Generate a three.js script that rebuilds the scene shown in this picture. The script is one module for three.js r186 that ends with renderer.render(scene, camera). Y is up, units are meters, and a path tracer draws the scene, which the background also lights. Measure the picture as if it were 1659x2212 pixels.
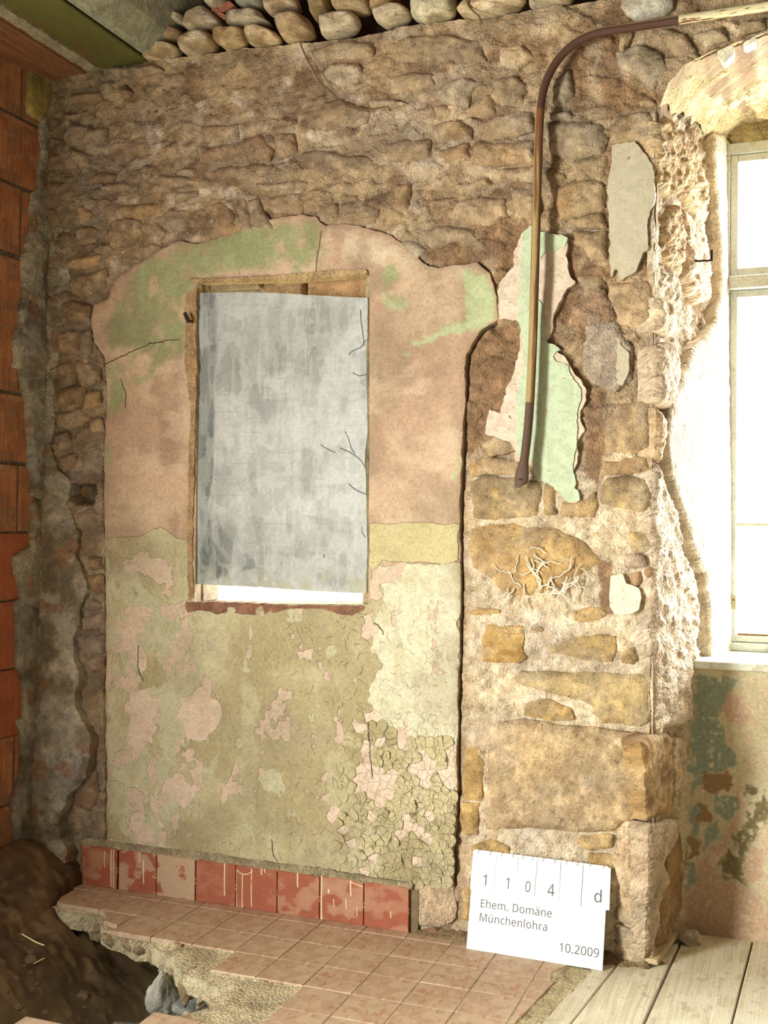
import * as THREE from 'three';
import { mergeGeometries } from 'three/addons/utils/BufferGeometryUtils.js';
import { RoundedBoxGeometry } from 'three/addons/geometries/RoundedBoxGeometry.js';
import { RectAreaLightUniformsLib } from 'three/addons/lights/RectAreaLightUniformsLib.js';

// ---------------------------------------------------------------- camera, sky, daylight, exposure
const scene = new THREE.Scene();
const camera = new THREE.PerspectiveCamera(2 * Math.atan(1106 / 2400) * 180 / Math.PI, 1659 / 2212, 0.05, 200);
camera.position.set(1.77853, 1.32821, 3.40766);
camera.rotation.set(0.00748948, 0.36233356, 0.00933518, 'YXZ');
camera.updateMatrixWorld(true);

const renderer = new THREE.WebGLRenderer({ antialias: true });
renderer.toneMapping = THREE.LinearToneMapping;
renderer.toneMappingExposure = 1.0;
renderer.shadowMap.enabled = true;

const SKY = 10.0;                                                  // bright overcast sky
scene.background = new THREE.Color().setRGB(SKY * 0.97, SKY, SKY * 1.0);

RectAreaLightUniformsLib.init();
// daylight that falls through the open doorway in the brick wall on the left, behind the camera's left shoulder
const LEFT_OPENING = { z0: 2.75, z1: 3.75, y0: 0.25, y1: 2.15 };
{
  const o = LEFT_OPENING, l = new THREE.RectAreaLight(new THREE.Color().setRGB(1, 0.995, 0.92), 66, o.z1 - o.z0, o.y1 - o.y0);
  l.position.set(-0.90, (o.y0 + o.y1) / 2, (o.z0 + o.z1) / 2);
  l.lookAt(5, (o.y0 + o.y1) / 2, (o.z0 + o.z1) / 2);
  l.name = 'daylight_left_opening';
  scene.add(l);
}
// daylight through the casement window in the niche
{
  const l = new THREE.RectAreaLight(new THREE.Color().setRGB(0.97, 1, 0.99), 20, 0.98, 1.66);
  l.position.set(2.0, 1.76, -0.74);
  l.lookAt(2.0, 1.5, 3);
  l.name = 'daylight_niche_window';
  scene.add(l);
}

// ---------------------------------------------------------------- numbers, noise
function rand(seed) { let s = seed >>> 0; return () => { s = (s + 0x6d2b79f5) | 0; let t = Math.imul(s ^ (s >>> 15), 1 | s); t = (t + Math.imul(t ^ (t >>> 7), 61 | t)) ^ t; return ((t ^ (t >>> 14)) >>> 0) / 4294967296; }; }
function hash(x, y, s) { let h = Math.imul(x, 374761393) ^ Math.imul(y, 668265263) ^ Math.imul(s, 2147483647 ^ 0x5bd1e995); h = Math.imul(h ^ (h >>> 13), 1274126177); h ^= h >>> 16; return (h >>> 0) / 4294967296; }
function vn(x, y, s, per = 0) {                                    // value noise 0..1, repeats every per cells if per > 0
  let ix = Math.floor(x), iy = Math.floor(y), fx = x - ix, fy = y - iy, jx = ix + 1, jy = iy + 1;
  if (per) { ix = ((ix % per) + per) % per; jx = ((jx % per) + per) % per; iy = ((iy % per) + per) % per; jy = ((jy % per) + per) % per; }
  fx = fx * fx * (3 - 2 * fx); fy = fy * fy * (3 - 2 * fy);
  const a = hash(ix, iy, s), b = hash(jx, iy, s), c = hash(ix, jy, s), d = hash(jx, jy, s);
  return a + (b - a) * fx + (c - a) * fy + (a - b - c + d) * fx * fy;
}
function fbm(x, y, oct, s, per = 0) { let v = 0, a = 0.5, n = 0; for (let i = 0; i < oct; i++) { v += a * vn(x, y, s + i * 17, per); n += a; a *= 0.5; x *= 2; y *= 2; per *= 2; } return v / n; }
function ridge(x, y, oct, s, per = 0) { let v = 0, a = 0.5, n = 0; for (let i = 0; i < oct; i++) { v += a * (1 - Math.abs(2 * vn(x, y, s + i * 31, per) - 1)); n += a; a *= 0.5; x *= 2; y *= 2; per *= 2; } return v / n; }
function cells(x, y, s, per = 0) {                                  // Worley: [nearest, second, id]
  const ix = Math.floor(x), iy = Math.floor(y); let d1 = 9, d2 = 9, id = 0;
  for (let j = -1; j <= 1; j++) for (let i = -1; i <= 1; i++) {
    let cx = ix + i, cy = iy + j, hx = cx, hy = cy;
    if (per) { hx = ((cx % per) + per) % per; hy = ((cy % per) + per) % per; }
    const px = cx + hash(hx, hy, s), py = cy + hash(hx, hy, s + 7), d = Math.hypot(px - x, py - y);
    if (d < d1) { d2 = d1; d1 = d; id = hash(hx, hy, s + 13); } else if (d < d2) d2 = d;
  }
  return [d1, d2, id];
}
const clamp = (x, a = 0, b = 1) => Math.min(b, Math.max(a, x)), mix = (a, b, t) => a + (b - a) * t, sstep = (a, b, x) => { const t = clamp((x - a) / (b - a)); return t * t * (3 - 2 * t); };
const mix3 = (a, b, t) => [a[0] + (b[0] - a[0]) * t, a[1] + (b[1] - a[1]) * t, a[2] + (b[2] - a[2]) * t];
const SAT = 0.88, desat = (c) => { const l = 0.3 * c[0] + 0.59 * c[1] + 0.11 * c[2]; return [l + (c[0] - l) * SAT, l + (c[1] - l) * SAT, l + (c[2] - l) * SAT]; };   // pulls every colour a little towards grey, against the warm bounce light
const lin1 = (c) => { c /= 255; return c <= 0.04045 ? c / 12.92 : Math.pow((c + 0.055) / 1.055, 2.4); };

// ---------------------------------------------------------------- planes: points measured on the photograph, set on the surface they belong to
const EYE = camera.position.clone(), ROT = new THREE.Matrix4().extractRotation(camera.matrixWorld);
function sight(px, py) { return new THREE.Vector3((px - 829.5) / 2400, -(py - 1106) / 2400, -1).applyMatrix4(ROT); }
const parse = (str) => str.trim().split(/\s+/).map((q) => q.split(',').map(Number));
const REV0 = new THREE.Vector3(1.352, 0, 0.0), REVD = new THREE.Vector3(0.14, 0, -0.68).normalize(), REVN = new THREE.Vector3(-REVD.z, 0, REVD.x);
function frame(o, du, n) { return { o, du, dv: new THREE.Vector3().crossVectors(n, du), n, at(u, v, h) { return new THREE.Vector3().copy(this.o).addScaledVector(this.du, u).addScaledVector(this.dv, v).addScaledVector(this.n, h); } }; }
const V3 = (x, y, z) => new THREE.Vector3(x, y, z);
const BACK = frame(V3(0, 0, 0), V3(1, 0, 0), V3(0, 0, 1));           // the stone wall: u = x, v = y
const LEFT = frame(V3(-0.87, 0, 0), V3(0, 0, -1), V3(1, 0, 0));       // brick wall: u = -z, v = y
const FLOOR = frame(V3(0, 0, 0), V3(1, 0, 0), V3(0, 1, 0));           // u = x, v = -z
const REVEAL = frame(REV0, REVD, REVN);                               // left reveal of the niche
const PARAPET = frame(V3(0, 0, -0.33), V3(1, 0, 0), V3(0, 0, 1));
const WINDOW = frame(V3(0, 0, -0.68), V3(1, 0, 0), V3(0, 0, 1));
function on(f, str, h = 0) {
  const o = f.at(0, 0, h);
  return parse(str).map(([x, y]) => {
    const d = sight(x, y), t = o.clone().sub(EYE).dot(f.n) / d.dot(f.n), p = EYE.clone().addScaledVector(d, t).sub(o);
    return [p.dot(f.du), p.dot(f.dv)];
  });
}

// ---------------------------------------------------------------- naming
const used = {};
function numbered(n) { const k = used[n] = (used[n] ?? -1) + 1; return k ? n + '_' + String(k).padStart(3, '0') : n; }
function tag(o, label, category, group) { o.userData.label = label; if (category) o.userData.category = category; if (group) o.userData.group = group; return o; }
function put(name, geo, mat, parent = scene) {
  const m = new THREE.Mesh(geo, mat); m.name = parent === scene ? numbered(name) : name; m.castShadow = m.receiveShadow = true; parent.add(m); return m;
}
function group(name, kind) { const g = new THREE.Group(); g.name = numbered(name); if (kind) g.userData.kind = kind; scene.add(g); return g; }

// ---------------------------------------------------------------- relief: a surface with an outline, a height field and an edge that goes back
function sdf(polys, u, v) {
  let d = 1e9, inside = false;
  for (const P of polys) for (let i = 0, j = P.length - 1; i < P.length; j = i++) {
    const ax = P[j][0], ay = P[j][1], bx = P[i][0], by = P[i][1], ex = bx - ax, ey = by - ay;
    let t = ((u - ax) * ex + (v - ay) * ey) / (ex * ex + ey * ey || 1); t = t < 0 ? 0 : t > 1 ? 1 : t;
    const qx = u - ax - t * ex, qy = v - ay - t * ey, q = qx * qx + qy * qy; if (q < d) d = q;
    if ((ay > v) !== (by > v) && u < ((bx - ax) * (v - ay)) / (by - ay) + ax) inside = !inside;
  }
  return inside ? Math.sqrt(d) : -Math.sqrt(d);
}
function relief({ steep = 0, f, polys, cell = 0.008, jag = 0, jagSize = 0.03, h = () => 0, back = -0.02, col, seed = 1, cut }) {
  let u0 = 1e9, u1 = -1e9, v0 = 1e9, v1 = -1e9;
  for (const P of polys) for (const [a, b] of P) { u0 = Math.min(u0, a); u1 = Math.max(u1, a); v0 = Math.min(v0, b); v1 = Math.max(v1, b); }
  u0 -= cell * 1.5 + jag; v0 -= cell * 1.5 + jag; u1 += cell * 1.5 + jag; v1 += cell * 1.5 + jag;
  const nu = Math.ceil((u1 - u0) / cell) + 1, nv = Math.ceil((v1 - v0) / cell) + 1, S = new Float32Array(nu * nv);
  for (let j = 0; j < nv; j++) for (let i = 0; i < nu; i++) {
    const u = u0 + i * cell, v = v0 + j * cell; let s = sdf(polys, u, v);
    if (jag) s += (fbm(u / jagSize + 7.3, v / jagSize + 3.1, 5, seed) - 0.5) * 2 * jag;
    if (cut) s = Math.min(s, cut(u, v));
    S[j * nu + i] = s;
  }
  const pos = [], nor = [], uv = [], colr = [], idx = [], map = new Map(), tmp = V3(0, 0, 0), H = [];
  const vert = (u, v, s) => {
    const hh = h(u, v, s), p = f.at(u, v, hh); pos.push(p.x, p.y, p.z); uv.push(u + steep * hh * 0.7, v + steep * hh); H.push(u, v, hh);
    if (col) { const c = desat(col(u, v, s, hh)); colr.push(lin1(c[0]), lin1(c[1]), lin1(c[2])); }
    return pos.length / 3 - 1;
  };
  const corner = (i, j) => { const k = j * nu + i; let n = map.get(k); if (n === undefined) map.set(k, n = vert(u0 + i * cell, v0 + j * cell, S[k])); return n; };
  const edge = (i, j, i2, j2) => {
    const a = j * nu + i, b = j2 * nu + i2, key = -1 - (Math.min(a, b) * 2 + (Math.abs(a - b) === 1 ? 0 : 1)); let n = map.get(key);
    if (n === undefined) { const t = S[a] / (S[a] - S[b]); map.set(key, n = vert(u0 + mix(i, i2, t) * cell, v0 + mix(j, j2, t) * cell, 0)); }
    return n;
  };
  const rim = [];
  for (let j = 0; j < nv - 1; j++) for (let i = 0; i < nu - 1; i++) {
    const q = [[i, j], [i + 1, j], [i + 1, j + 1], [i, j + 1]], s = q.map(([a, b]) => S[b * nu + a] > 0);
    if (!(s[0] || s[1] || s[2] || s[3])) continue;
    const ring = [];
    for (let k = 0; k < 4; k++) {
      const n = (k + 1) % 4;
      if (s[k]) ring.push([corner(...q[k]), 0]);
      if (s[k] !== s[n]) ring.push([edge(...q[k], ...q[n]), s[k] ? 1 : 2]);
    }
    for (let k = 1; k < ring.length - 1; k++) idx.push(ring[0][0], ring[k][0], ring[k + 1][0]);
    for (let k = 0; k < ring.length; k++) { const n = (k + 1) % ring.length; if (ring[k][1] === 1 && ring[n][1] === 2) rim.push([ring[k][0], ring[n][0]]); }
  }
  const g = new THREE.BufferGeometry(), count = pos.length / 3;
  // smooth normals of the front alone
  const N = new Float32Array(pos.length), a = V3(0, 0, 0), b = V3(0, 0, 0), c = V3(0, 0, 0);
  for (let k = 0; k < idx.length; k += 3) {
    a.fromArray(pos, idx[k] * 3); b.fromArray(pos, idx[k + 1] * 3); c.fromArray(pos, idx[k + 2] * 3);
    tmp.crossVectors(b.sub(a), c.sub(a));
    for (let m = 0; m < 3; m++) { const o = idx[k + m] * 3; N[o] += tmp.x; N[o + 1] += tmp.y; N[o + 2] += tmp.z; }
  }
  for (let k = 0; k < count; k++) { tmp.fromArray(N, k * 3).normalize(); nor.push(tmp.x, tmp.y, tmp.z); }
  for (const [p, q] of rim) {                                        // the edge
    const base = pos.length / 3, e = V3(pos[q * 3] - pos[p * 3], pos[q * 3 + 1] - pos[p * 3 + 1], pos[q * 3 + 2] - pos[p * 3 + 2]), n = e.cross(f.n).normalize();
    for (const [w, deep] of [[p, 0], [q, 0], [q, 1], [p, 1]]) {
      const u = H[w * 3], v = H[w * 3 + 1], hh = deep ? Math.min(typeof back === 'function' ? back(u, v) : back, H[w * 3 + 2] - 0.0005) : H[w * 3 + 2], x = f.at(u, v, hh);
      pos.push(x.x, x.y, x.z); nor.push(n.x, n.y, n.z); uv.push(u + (deep ? (H[w * 3 + 2] - hh) * 0.7 : 0), v + (deep ? (H[w * 3 + 2] - hh) * 0.7 : 0));
      if (col) colr.push(colr[w * 3], colr[w * 3 + 1], colr[w * 3 + 2]);
    }
    idx.push(base, base + 3, base + 1, base + 1, base + 3, base + 2);
  }
  g.setAttribute('position', new THREE.Float32BufferAttribute(pos, 3));
  g.setAttribute('normal', new THREE.Float32BufferAttribute(nor, 3));
  g.setAttribute('uv', new THREE.Float32BufferAttribute(uv, 2));
  if (col) g.setAttribute('color', new THREE.Float32BufferAttribute(colr, 3));
  g.setIndex(idx);
  return g;
}
const rect = (a, b, c, d) => [[a, b], [c, b], [c, d], [a, d]];
// ---------------------------------------------------------------- computed textures: grain, relief, paint
function texture(w, h, fn, srgb = true, wrap = true, size = [1, 1], off = [0, 0]) {   // fn(x 0..1, y 0..1) -> [r, g, b] or a number, 0..255
  const d = new Uint8Array(w * h * 4);
  for (let y = 0, o = 0; y < h; y++) for (let x = 0; x < w; x++, o += 4) {
    let c = fn((x + 0.5) / w, (y + 0.5) / h, x, y); if (srgb && typeof c !== 'number') c = desat(c);
    if (typeof c === 'number') { d[o] = d[o + 1] = d[o + 2] = clamp(c, 0, 255); } else { d[o] = clamp(c[0], 0, 255); d[o + 1] = clamp(c[1], 0, 255); d[o + 2] = clamp(c[2], 0, 255); }
    d[o + 3] = 255;
  }
  const t = new THREE.DataTexture(d, w, h);
  t.magFilter = THREE.LinearFilter; t.minFilter = THREE.LinearFilter;
  t.wrapS = t.wrapT = wrap ? THREE.RepeatWrapping : THREE.ClampToEdgeWrapping;
  if (srgb) t.colorSpace = THREE.SRGBColorSpace;
  t.repeat.set(1 / size[0], 1 / size[1]); t.offset.set(-off[0] / size[0], -off[1] / size[1]); t.needsUpdate = true;
  return t;
}
const std = (o) => new THREE.MeshStandardMaterial({ roughness: 0.95, metalness: 0, ...o });
// sandstone and mud: fine grain over patches, near white so that the vertex colours give the tone
const grainMap = texture(1024, 1024, (x, y) => {
  const big = fbm(x * 6, y * 6, 4, 11, 6), mid = fbm(x * 24, y * 24, 3, 12, 24), fine = fbm(x * 160, y * 160, 2, 13, 160), pale = sstep(0.56, 0.74, fbm(x * 14 + 5, y * 14, 4, 14, 14)), pits = sstep(0.70, 0.80, fbm(x * 70, y * 70, 2, 15, 70));
  const l = 0.84 + (big - 0.5) * 0.22 + (mid - 0.5) * 0.2 + (fine - 0.5) * 0.22 + pale * 0.12 - pits * 0.12;
  const warm = (fbm(x * 5 + 3, y * 5, 3, 16, 5) - 0.5) * 0.12;
  return [255 * l * (1 + warm * 0.3), 255 * l, 255 * l * (1 - warm)];
}, true, true, [0.55, 0.55]);
const grainBump = texture(1024, 1024, (x, y) => {
  const a = fbm(x * 40, y * 40, 4, 21, 40), b = fbm(x * 150, y * 150, 2, 22, 150), c = cells(x * 60, y * 60, 23, 60);
  return 255 * clamp(0.55 * a + 0.37 * b + 0.08 * c[2] * sstep(0, 0.3, c[1] - c[0]));
}, false, true, [0.55, 0.55]);
// crumbly lime mortar: lumps and pits
const crumbBump = texture(1024, 1024, (x, y) => {
  const c = cells(x * 46, y * 46, 31, 46), c2 = cells(x * 110, y * 110, 32, 110), n = fbm(x * 16, y * 16, 4, 33, 16);
  return 255 * clamp(0.5 * (1 - c[0] * 1.1) + 0.22 * (1 - c2[0]) + 0.45 * n - 0.05);
}, false, true, [0.42, 0.42]);
const crumbMap = texture(1024, 1024, (x, y) => {
  const c = cells(x * 46, y * 46, 31, 46), n = fbm(x * 9, y * 9, 4, 34, 9), f = fbm(x * 140, y * 140, 2, 35, 140);
  const l = 0.86 + (c[2] - 0.5) * 0.14 + (n - 0.5) * 0.3 + (f - 0.5) * 0.2 - sstep(0.55, 0.95, c[0]) * 0.16;
  return [255 * l, 255 * l * 0.985, 255 * l * 0.96];
}, true, true, [0.42, 0.42]);
const M = {
  stone: std({ vertexColors: true, map: grainMap, bumpMap: grainBump, bumpScale: 0.004 }),
  mortar: std({ vertexColors: true, map: crumbMap, bumpMap: crumbBump, bumpScale: 0.006 }),
  mud: std({ vertexColors: true, map: grainMap, bumpMap: crumbBump, bumpScale: 0.005 }),
  smooth: std({ vertexColors: true, map: grainMap, bumpMap: grainBump, bumpScale: 0.0012 }),
  loam: std({ vertexColors: true, roughness: 1 }),
  iron: std({ color: 0x3a2620, roughness: 0.75, metalness: 0.3 }),
  plain: std({ color: 0xb9a488 }), 
};
// masks: outlines painted into one small picture, read back with a rough edge
class Masks {
  constructor(u0, v0, u1, v1, ppm) { Object.assign(this, { u0, v0, u1, v1, w: Math.ceil((u1 - u0) * ppm), h: Math.ceil((v1 - v0) * ppm), ppm }); this.m = {}; }
  add(name, polys, blur = 0) {
    const c = document.createElement('canvas'); c.width = this.w; c.height = this.h; const g = c.getContext('2d');
    g.fillStyle = '#000'; g.fillRect(0, 0, this.w, this.h); g.fillStyle = '#fff'; if (blur) g.filter = `blur(${blur}px)`;
    for (const P of polys) { g.beginPath(); P.forEach(([u, v], i) => g[i ? 'lineTo' : 'moveTo']((u - this.u0) * this.ppm, (v - this.v0) * this.ppm)); g.closePath(); g.fill(); }
    const d = g.getImageData(0, 0, this.w, this.h).data, a = new Uint8Array(this.w * this.h); for (let i = 0; i < a.length; i++) a[i] = d[i * 4]; this.m[name] = a;
  }
  strokes(name, lines, width) {
    const c = document.createElement('canvas'); c.width = this.w; c.height = this.h; const g = c.getContext('2d');
    g.fillStyle = '#000'; g.fillRect(0, 0, this.w, this.h); g.strokeStyle = '#fff'; g.lineJoin = 'round'; g.lineCap = 'round';
    for (const L of lines) { g.lineWidth = width * this.ppm; g.beginPath(); L.forEach(([u, v], i) => g[i ? 'lineTo' : 'moveTo']((u - this.u0) * this.ppm, (v - this.v0) * this.ppm)); g.stroke(); }
    const d = g.getImageData(0, 0, this.w, this.h).data, a = new Uint8Array(this.w * this.h); for (let i = 0; i < a.length; i++) a[i] = d[i * 4]; this.m[name] = a;
  }
  at(name, u, v) { const x = ((u - this.u0) * this.ppm) | 0, y = ((v - this.v0) * this.ppm) | 0; return x < 0 || y < 0 || x >= this.w || y >= this.h ? 0 : this.m[name][y * this.w + x] / 255; }
}
// irregular stones: a cube sphere pushed about by noise and chopped by planes
function lump(size, seed, rough = 0.3, seg = 12, cuts = 7) {
  const g = new THREE.IcosahedronGeometry(1, seg > 10 ? 7 : 3), p = g.attributes.position, r = rand(seed), planes = [];
  for (let k = 0; k < cuts; k++) { const n = V3(r() - 0.5, r() - 0.5, r() - 0.5).normalize(); planes.push([n, 0.55 + r() * 0.3]); }
  const v = V3(0, 0, 0), uv = [], N = (x, y, z, s) => (fbm(x * 3 + 10, y * 3 + 10 + z * 2.3, 3, s) + fbm(z * 3 + 10, x * 3 + 10 - y * 1.7, 3, s + 1) - 1);
  for (let i = 0; i < p.count; i++) {
    v.fromBufferAttribute(p, i).normalize(); let d = 1; for (const [n, h] of planes) { const c = v.dot(n); if (c > 0.05) d = Math.min(d, h / c); }
    d = Math.min(d, 1) * (1 + N(v.x, v.y, v.z, seed) * rough) * (1 + N(v.x * 4, v.y * 4, v.z * 4, seed + 5) * rough * 0.25); v.multiplyScalar(d * size); p.setXYZ(i, v.x, v.y, v.z); uv.push(v.x + v.z * 0.7 + r() * 0, v.y + v.z * 0.5);
  }
  g.setAttribute('uv', new THREE.Float32BufferAttribute(uv, 2)); g.computeVertexNormals();
  // smooth normals: average by direction
  const key = new Map(), n = g.attributes.normal; for (let i = 0; i < p.count; i++) { const k = [p.getX(i), p.getY(i), p.getZ(i)].map((q) => Math.round(q * 1e5)).join(); if (!key.has(k)) key.set(k, V3(0, 0, 0)); key.get(k).add(v.fromBufferAttribute(n, i)); }
  for (let i = 0; i < p.count; i++) { const k = [p.getX(i), p.getY(i), p.getZ(i)].map((q) => Math.round(q * 1e5)).join(); v.copy(key.get(k)).normalize(); n.setXYZ(i, v.x, v.y, v.z); }
  return g;
}
const tinted = (rgb, o = {}) => std({ color: new THREE.Color(`rgb(${desat(rgb).map(Math.round).join()})`), map: grainMap, bumpMap: grainBump, bumpScale: 0.004, ...o });
const rubbleMats = [tinted([206, 184, 146]), tinted([188, 164, 124]), tinted([168, 142, 104])];
// ================================================================ the stone wall
const wall = group('wall_back', 'structure');
const OPEN = on(BACK, '424,604 797,588 795,1306 420,1302').map(([u, v]) => [u, v]);          // the hole behind the grey board
// arch of the niche: front arris
const archFront = on(BACK, '1410,2230 1410,1700 1410,1100 1413,600 1420,300 1425,232 1444,180 1480,140 1550,106 1655,71');
{ const [x0, y0] = archFront[archFront.length - 1]; for (const [x, y] of [[1.8, y0 + 0.025], [2.0, y0 + 0.035], [2.2, y0 + 0.02], [2.45, y0 - 0.06], [2.62, y0 - 0.2], [2.66, 2.4], [2.66, -0.2]]) archFront.push([x, y]); }
const WALL_TOP = on(BACK, '60,170 130,158 200,144 250,140 310,130 400,118 460,112 560,98 620,96 690,84 760,78 860,60 900,52 985,40 1060,36 1140,18 1240,6 1330,-10 1345,-60');
const wallOutline = [[-1.05, -0.25], ...archFront.slice(0, 0), [3.3, -0.25], [3.3, 3.45], [1.32, 3.45], ...WALL_TOP.slice().reverse(), [-1.05, 3.0]];
const TONE = { rub: [186, 158, 120], rubPale: [206, 182, 150], rubDark: [150, 120, 90], mort: [230, 204, 166], brown: [152, 114, 78] };
const panelPts = '230,1830 228,1500 226,1200 224,960 230,880 226,770 204,740 196,690 200,660 232,645 248,602 290,572 320,555 335,545 380,520 420,525 500,505 560,480 600,470 650,462 680,470 702,490 740,482 790,492 840,505 890,545 915,565 945,580 985,572 1030,568 1056,590 1072,640 1074,690 1040,712 1020,740 1006,765 1002,860 996,980 992,1130 992,1300 988,1500 985,1620 986,1700 982,1780 976,1850 976,1912 880,1926 700,1898 430,1862';
const PANEL = on(BACK, panelPts);
const facets = (u, v, s, k) => { const wu = u + (fbm(u * 24, v * 24, 3, s) - 0.5) * 0.03, wv = v + (fbm(u * 24 + 9, v * 24, 3, s + 1) - 0.5) * 0.03, c = cells(wu * k, wv * k * 1.7 + wu * k * 0.25, s + 2); return (c[2] - 0.5) * sstep(0.0, 0.22, c[1] - c[0]) - 0.25 * (1 - sstep(0, 0.14, c[1] - c[0])); };
const crumble = (u, v, s) => (fbm(u * 7, v * 9, 4, s) - 0.5) * 0.03 + facets(u, v, s + 3, 11) * 0.016 + facets(u, v, s + 8, 26) * 0.009;
// how the raw masonry lies: mud and rubble above and at the left, coarse mortar on the pier
function wallZone(u, v) {
  const pier = sstep(0.74, 0.80, u) * (1 - sstep(1.45, 1.62, v + (fbm(u * 8, v * 8, 3, 71) - 0.5) * 0.3));
  const left = 1 - sstep(-0.63, -0.58, u);
  return { pier, left };
}
const HOLE = on(BACK, '146,1034 175,1028 203,1036 206,1066 198,1090 160,1088 145,1070');
function wallH(u, v) {
  const { pier } = wallZone(u, v), rough = crumble(u, v, 40), fine = (fbm(u * 60, v * 60, 3, 44) - 0.5) * 0.008;
  const sp = u > -0.75 && u < 0.86 && v < 2.4 ? sdf([PANEL], u, v) : -1;
  if (sp > 0.004) return -0.045;
  const crack = v < 1.98 ? 0.034 * (1 - sstep(0.002, 0.013, -sp)) : 0.012 * (1 - sstep(0, 0.02, -sp));
  return mix(-0.012 + rough, -0.006 + rough * 0.3 + (fbm(u * 28, v * 28, 4, 45) - 0.5) * 0.014, pier) + fine - crack - (u < -0.55 && v > 1.25 && v < 1.45 ? 0.075 * sstep(-0.004, 0.010, sdf([HOLE], u, v)) : 0);
}
// brown bare-mud patches on the wall
const BROWN = new Masks(-0.9, 0, 1.45, 3.0, 400);
BROWN.add('mud', ['1290,150 1312,60 1300,20 1340,0 1365,0 1340,40 1352,70 1330,160 1420,200 1440,215 1390,235 1330,245 1315,260 1300,200', '1235,95 1265,90 1268,200 1245,240 1230,170', '955,495 1040,480 1090,470 1145,485 1130,520 1120,570 1075,620 1060,600 1075,580 1060,545 1025,500', '905,535 970,530 1000,530 1010,570 950,575', '1010,760 1045,720 1080,700 1125,700 1130,760 1138,790 1095,830 1090,890 1060,890 1055,940 1005,990 1005,880', '1212,555 1230,510 1245,520 1250,590 1320,580 1320,600 1260,610 1225,600', '1190,690 1200,650 1220,600 1250,650 1220,700', '1310,315 1325,310 1322,600 1312,600', '1385,300 1410,330 1412,380 1395,350', '1395,540 1412,500 1412,590 1380,600', '1290,1215 1320,1210 1330,1260 1325,1330 1300,1330', '1245,690 1310,660 1350,700 1340,760 1260,780', '1255,860 1300,830 1310,960 1290,1050 1260,1020 1270,930'].map((q) => on(BACK, q)), 1);
function wallCol(u, v, s, h) {
  const { pier, left } = wallZone(u, v), n = fbm(u * 7, v * 9, 4, 50), f = fbm(u * 45, v * 45, 3, 51), m = fbm(u * 3, v * 3, 3, 52);
  let c = mix3(TONE.rub, TONE.rubPale, sstep(0.5, 0.75, n));
  c = mix3(c, TONE.rubDark, sstep(0.52, 0.72, fbm(u * 6 + 9, v * 11, 4, 53)) * 0.4);
  c = mix3(c, [222, 204, 184], sstep(0.60, 0.70, fbm(u * 11 + v * 5, v * 15 - u * 4, 5, 54)) * 0.7 * (1 - sstep(0.5, 0.8, u))); c = mix3(c, [136, 100, 68], sstep(0.56, 0.70, fbm(u * 10 + v * 4, v * 17 - u * 5 + 7, 5, 55)) * 0.6);
  c = mix3(c, [156, 138, 110], left * 0.55);
  c = mix3(c, mix3(TONE.mort, [238, 218, 186], sstep(0.4, 0.7, f)), pier);
  const wu = u + (fbm(u * 40, v * 40, 3, 56) - 0.5) * 0.02, wv = v + (fbm(u * 40 + 5, v * 40, 3, 57) - 0.5) * 0.02;
  c = mix3(c, mix3(TONE.brown, [166, 128, 90], f), BROWN.at('mud', wu, wv) * 0.9);
  return c.map((x) => x * (0.9 + 0.2 * f));
}
const openCut = (u, v) => -sdf([OPEN], u, v), nicheCut = (u, v) => -sdf([archFront], u, v);
put('mortar_core', relief({ f: BACK, polys: [wallOutline], cell: 0.0058, h: wallH, col: wallCol, back: (u, v) => (u > OPEN[0][0] - 0.08 && u < OPEN[1][0] + 0.08 && v > OPEN[3][1] - 0.09 && v < OPEN[0][1] + 0.08 ? -0.15 : -0.62), cut: (u, v) => Math.min(openCut(u, v), nicheCut(u, v), u > -0.53 && u < 0.70 && v > 0.22 && v < 1.95 && !(u > OPEN[0][0] - 0.05 && u < OPEN[1][0] + 0.05 && v > OPEN[3][1] - 0.06) ? -1 : 1) }), M.mud, wall);

// ---- stones set in the wall, each a piece
let stoneSeed = 100;
const stoneTone = (r, base, spread = 22) => { const k = (r() - 0.5) * spread * 2, w = (r() - 0.5) * 14; return [base[0] + k + w, base[1] + k, base[2] + k - w]; };
function stoneGeo(f, P, { z = 0, H = 0.018, tone = TONE.rub, rough = 0.012, jag = 0.008, cell = 0.006, back = -0.06, round = 0.009, spread = 10, tint, lift = 0.95 } = {}) {
  const s = stoneSeed++, r = rand(s * 77), base = stoneTone(r, tone, spread), tx = (r() - 0.5) * 0.10, ty = (r() - 0.5) * 0.10;
  let cu = 0, cv = 0; for (const [a, b] of P) { cu += a / P.length; cv += b / P.length; }
  return relief({
    f, polys: [P], cell, jag, jagSize: 0.05, seed: s, back,
    h: (u, v, d) => z + H * (lift * (1 - Math.exp(-Math.max(0, d) / round)) - 0.4) + tx * (u - cu) + ty * (v - cv) + (fbm(u * 18, v * 22, 4, s) - 0.5) * rough + facets(u, v, s + 3, 16) * rough * 0.8 + facets(u, v, s + 6, 38) * rough * 0.45,
    col: (u, v, d) => {
      const n = fbm(u * 16, v * 16, 4, s + 9), q = fbm(u * 50, v * 50, 3, s + 10), m = sstep(0.55, 0.7, fbm(u * 12, v * 12, 4, s + 11));
      let c = mix3(base, [base[0] * 0.9, base[1] * 0.88, base[2] * 0.85], sstep(0.45, 0.7, n)); c = mix3(c, [222, 206, 180], m * 0.3); if (tint) c = tint(c, u, v, d, n, q);
      return c.map((x) => x * (0.92 + 0.16 * q));
    },
  });
}
function stones(list, o = {}, f = BACK, parent = wall) { for (const q of list.split(';')) if (q.trim()) put('stone', stoneGeo(f, on(f, q), o), M.stone, parent); }
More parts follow.
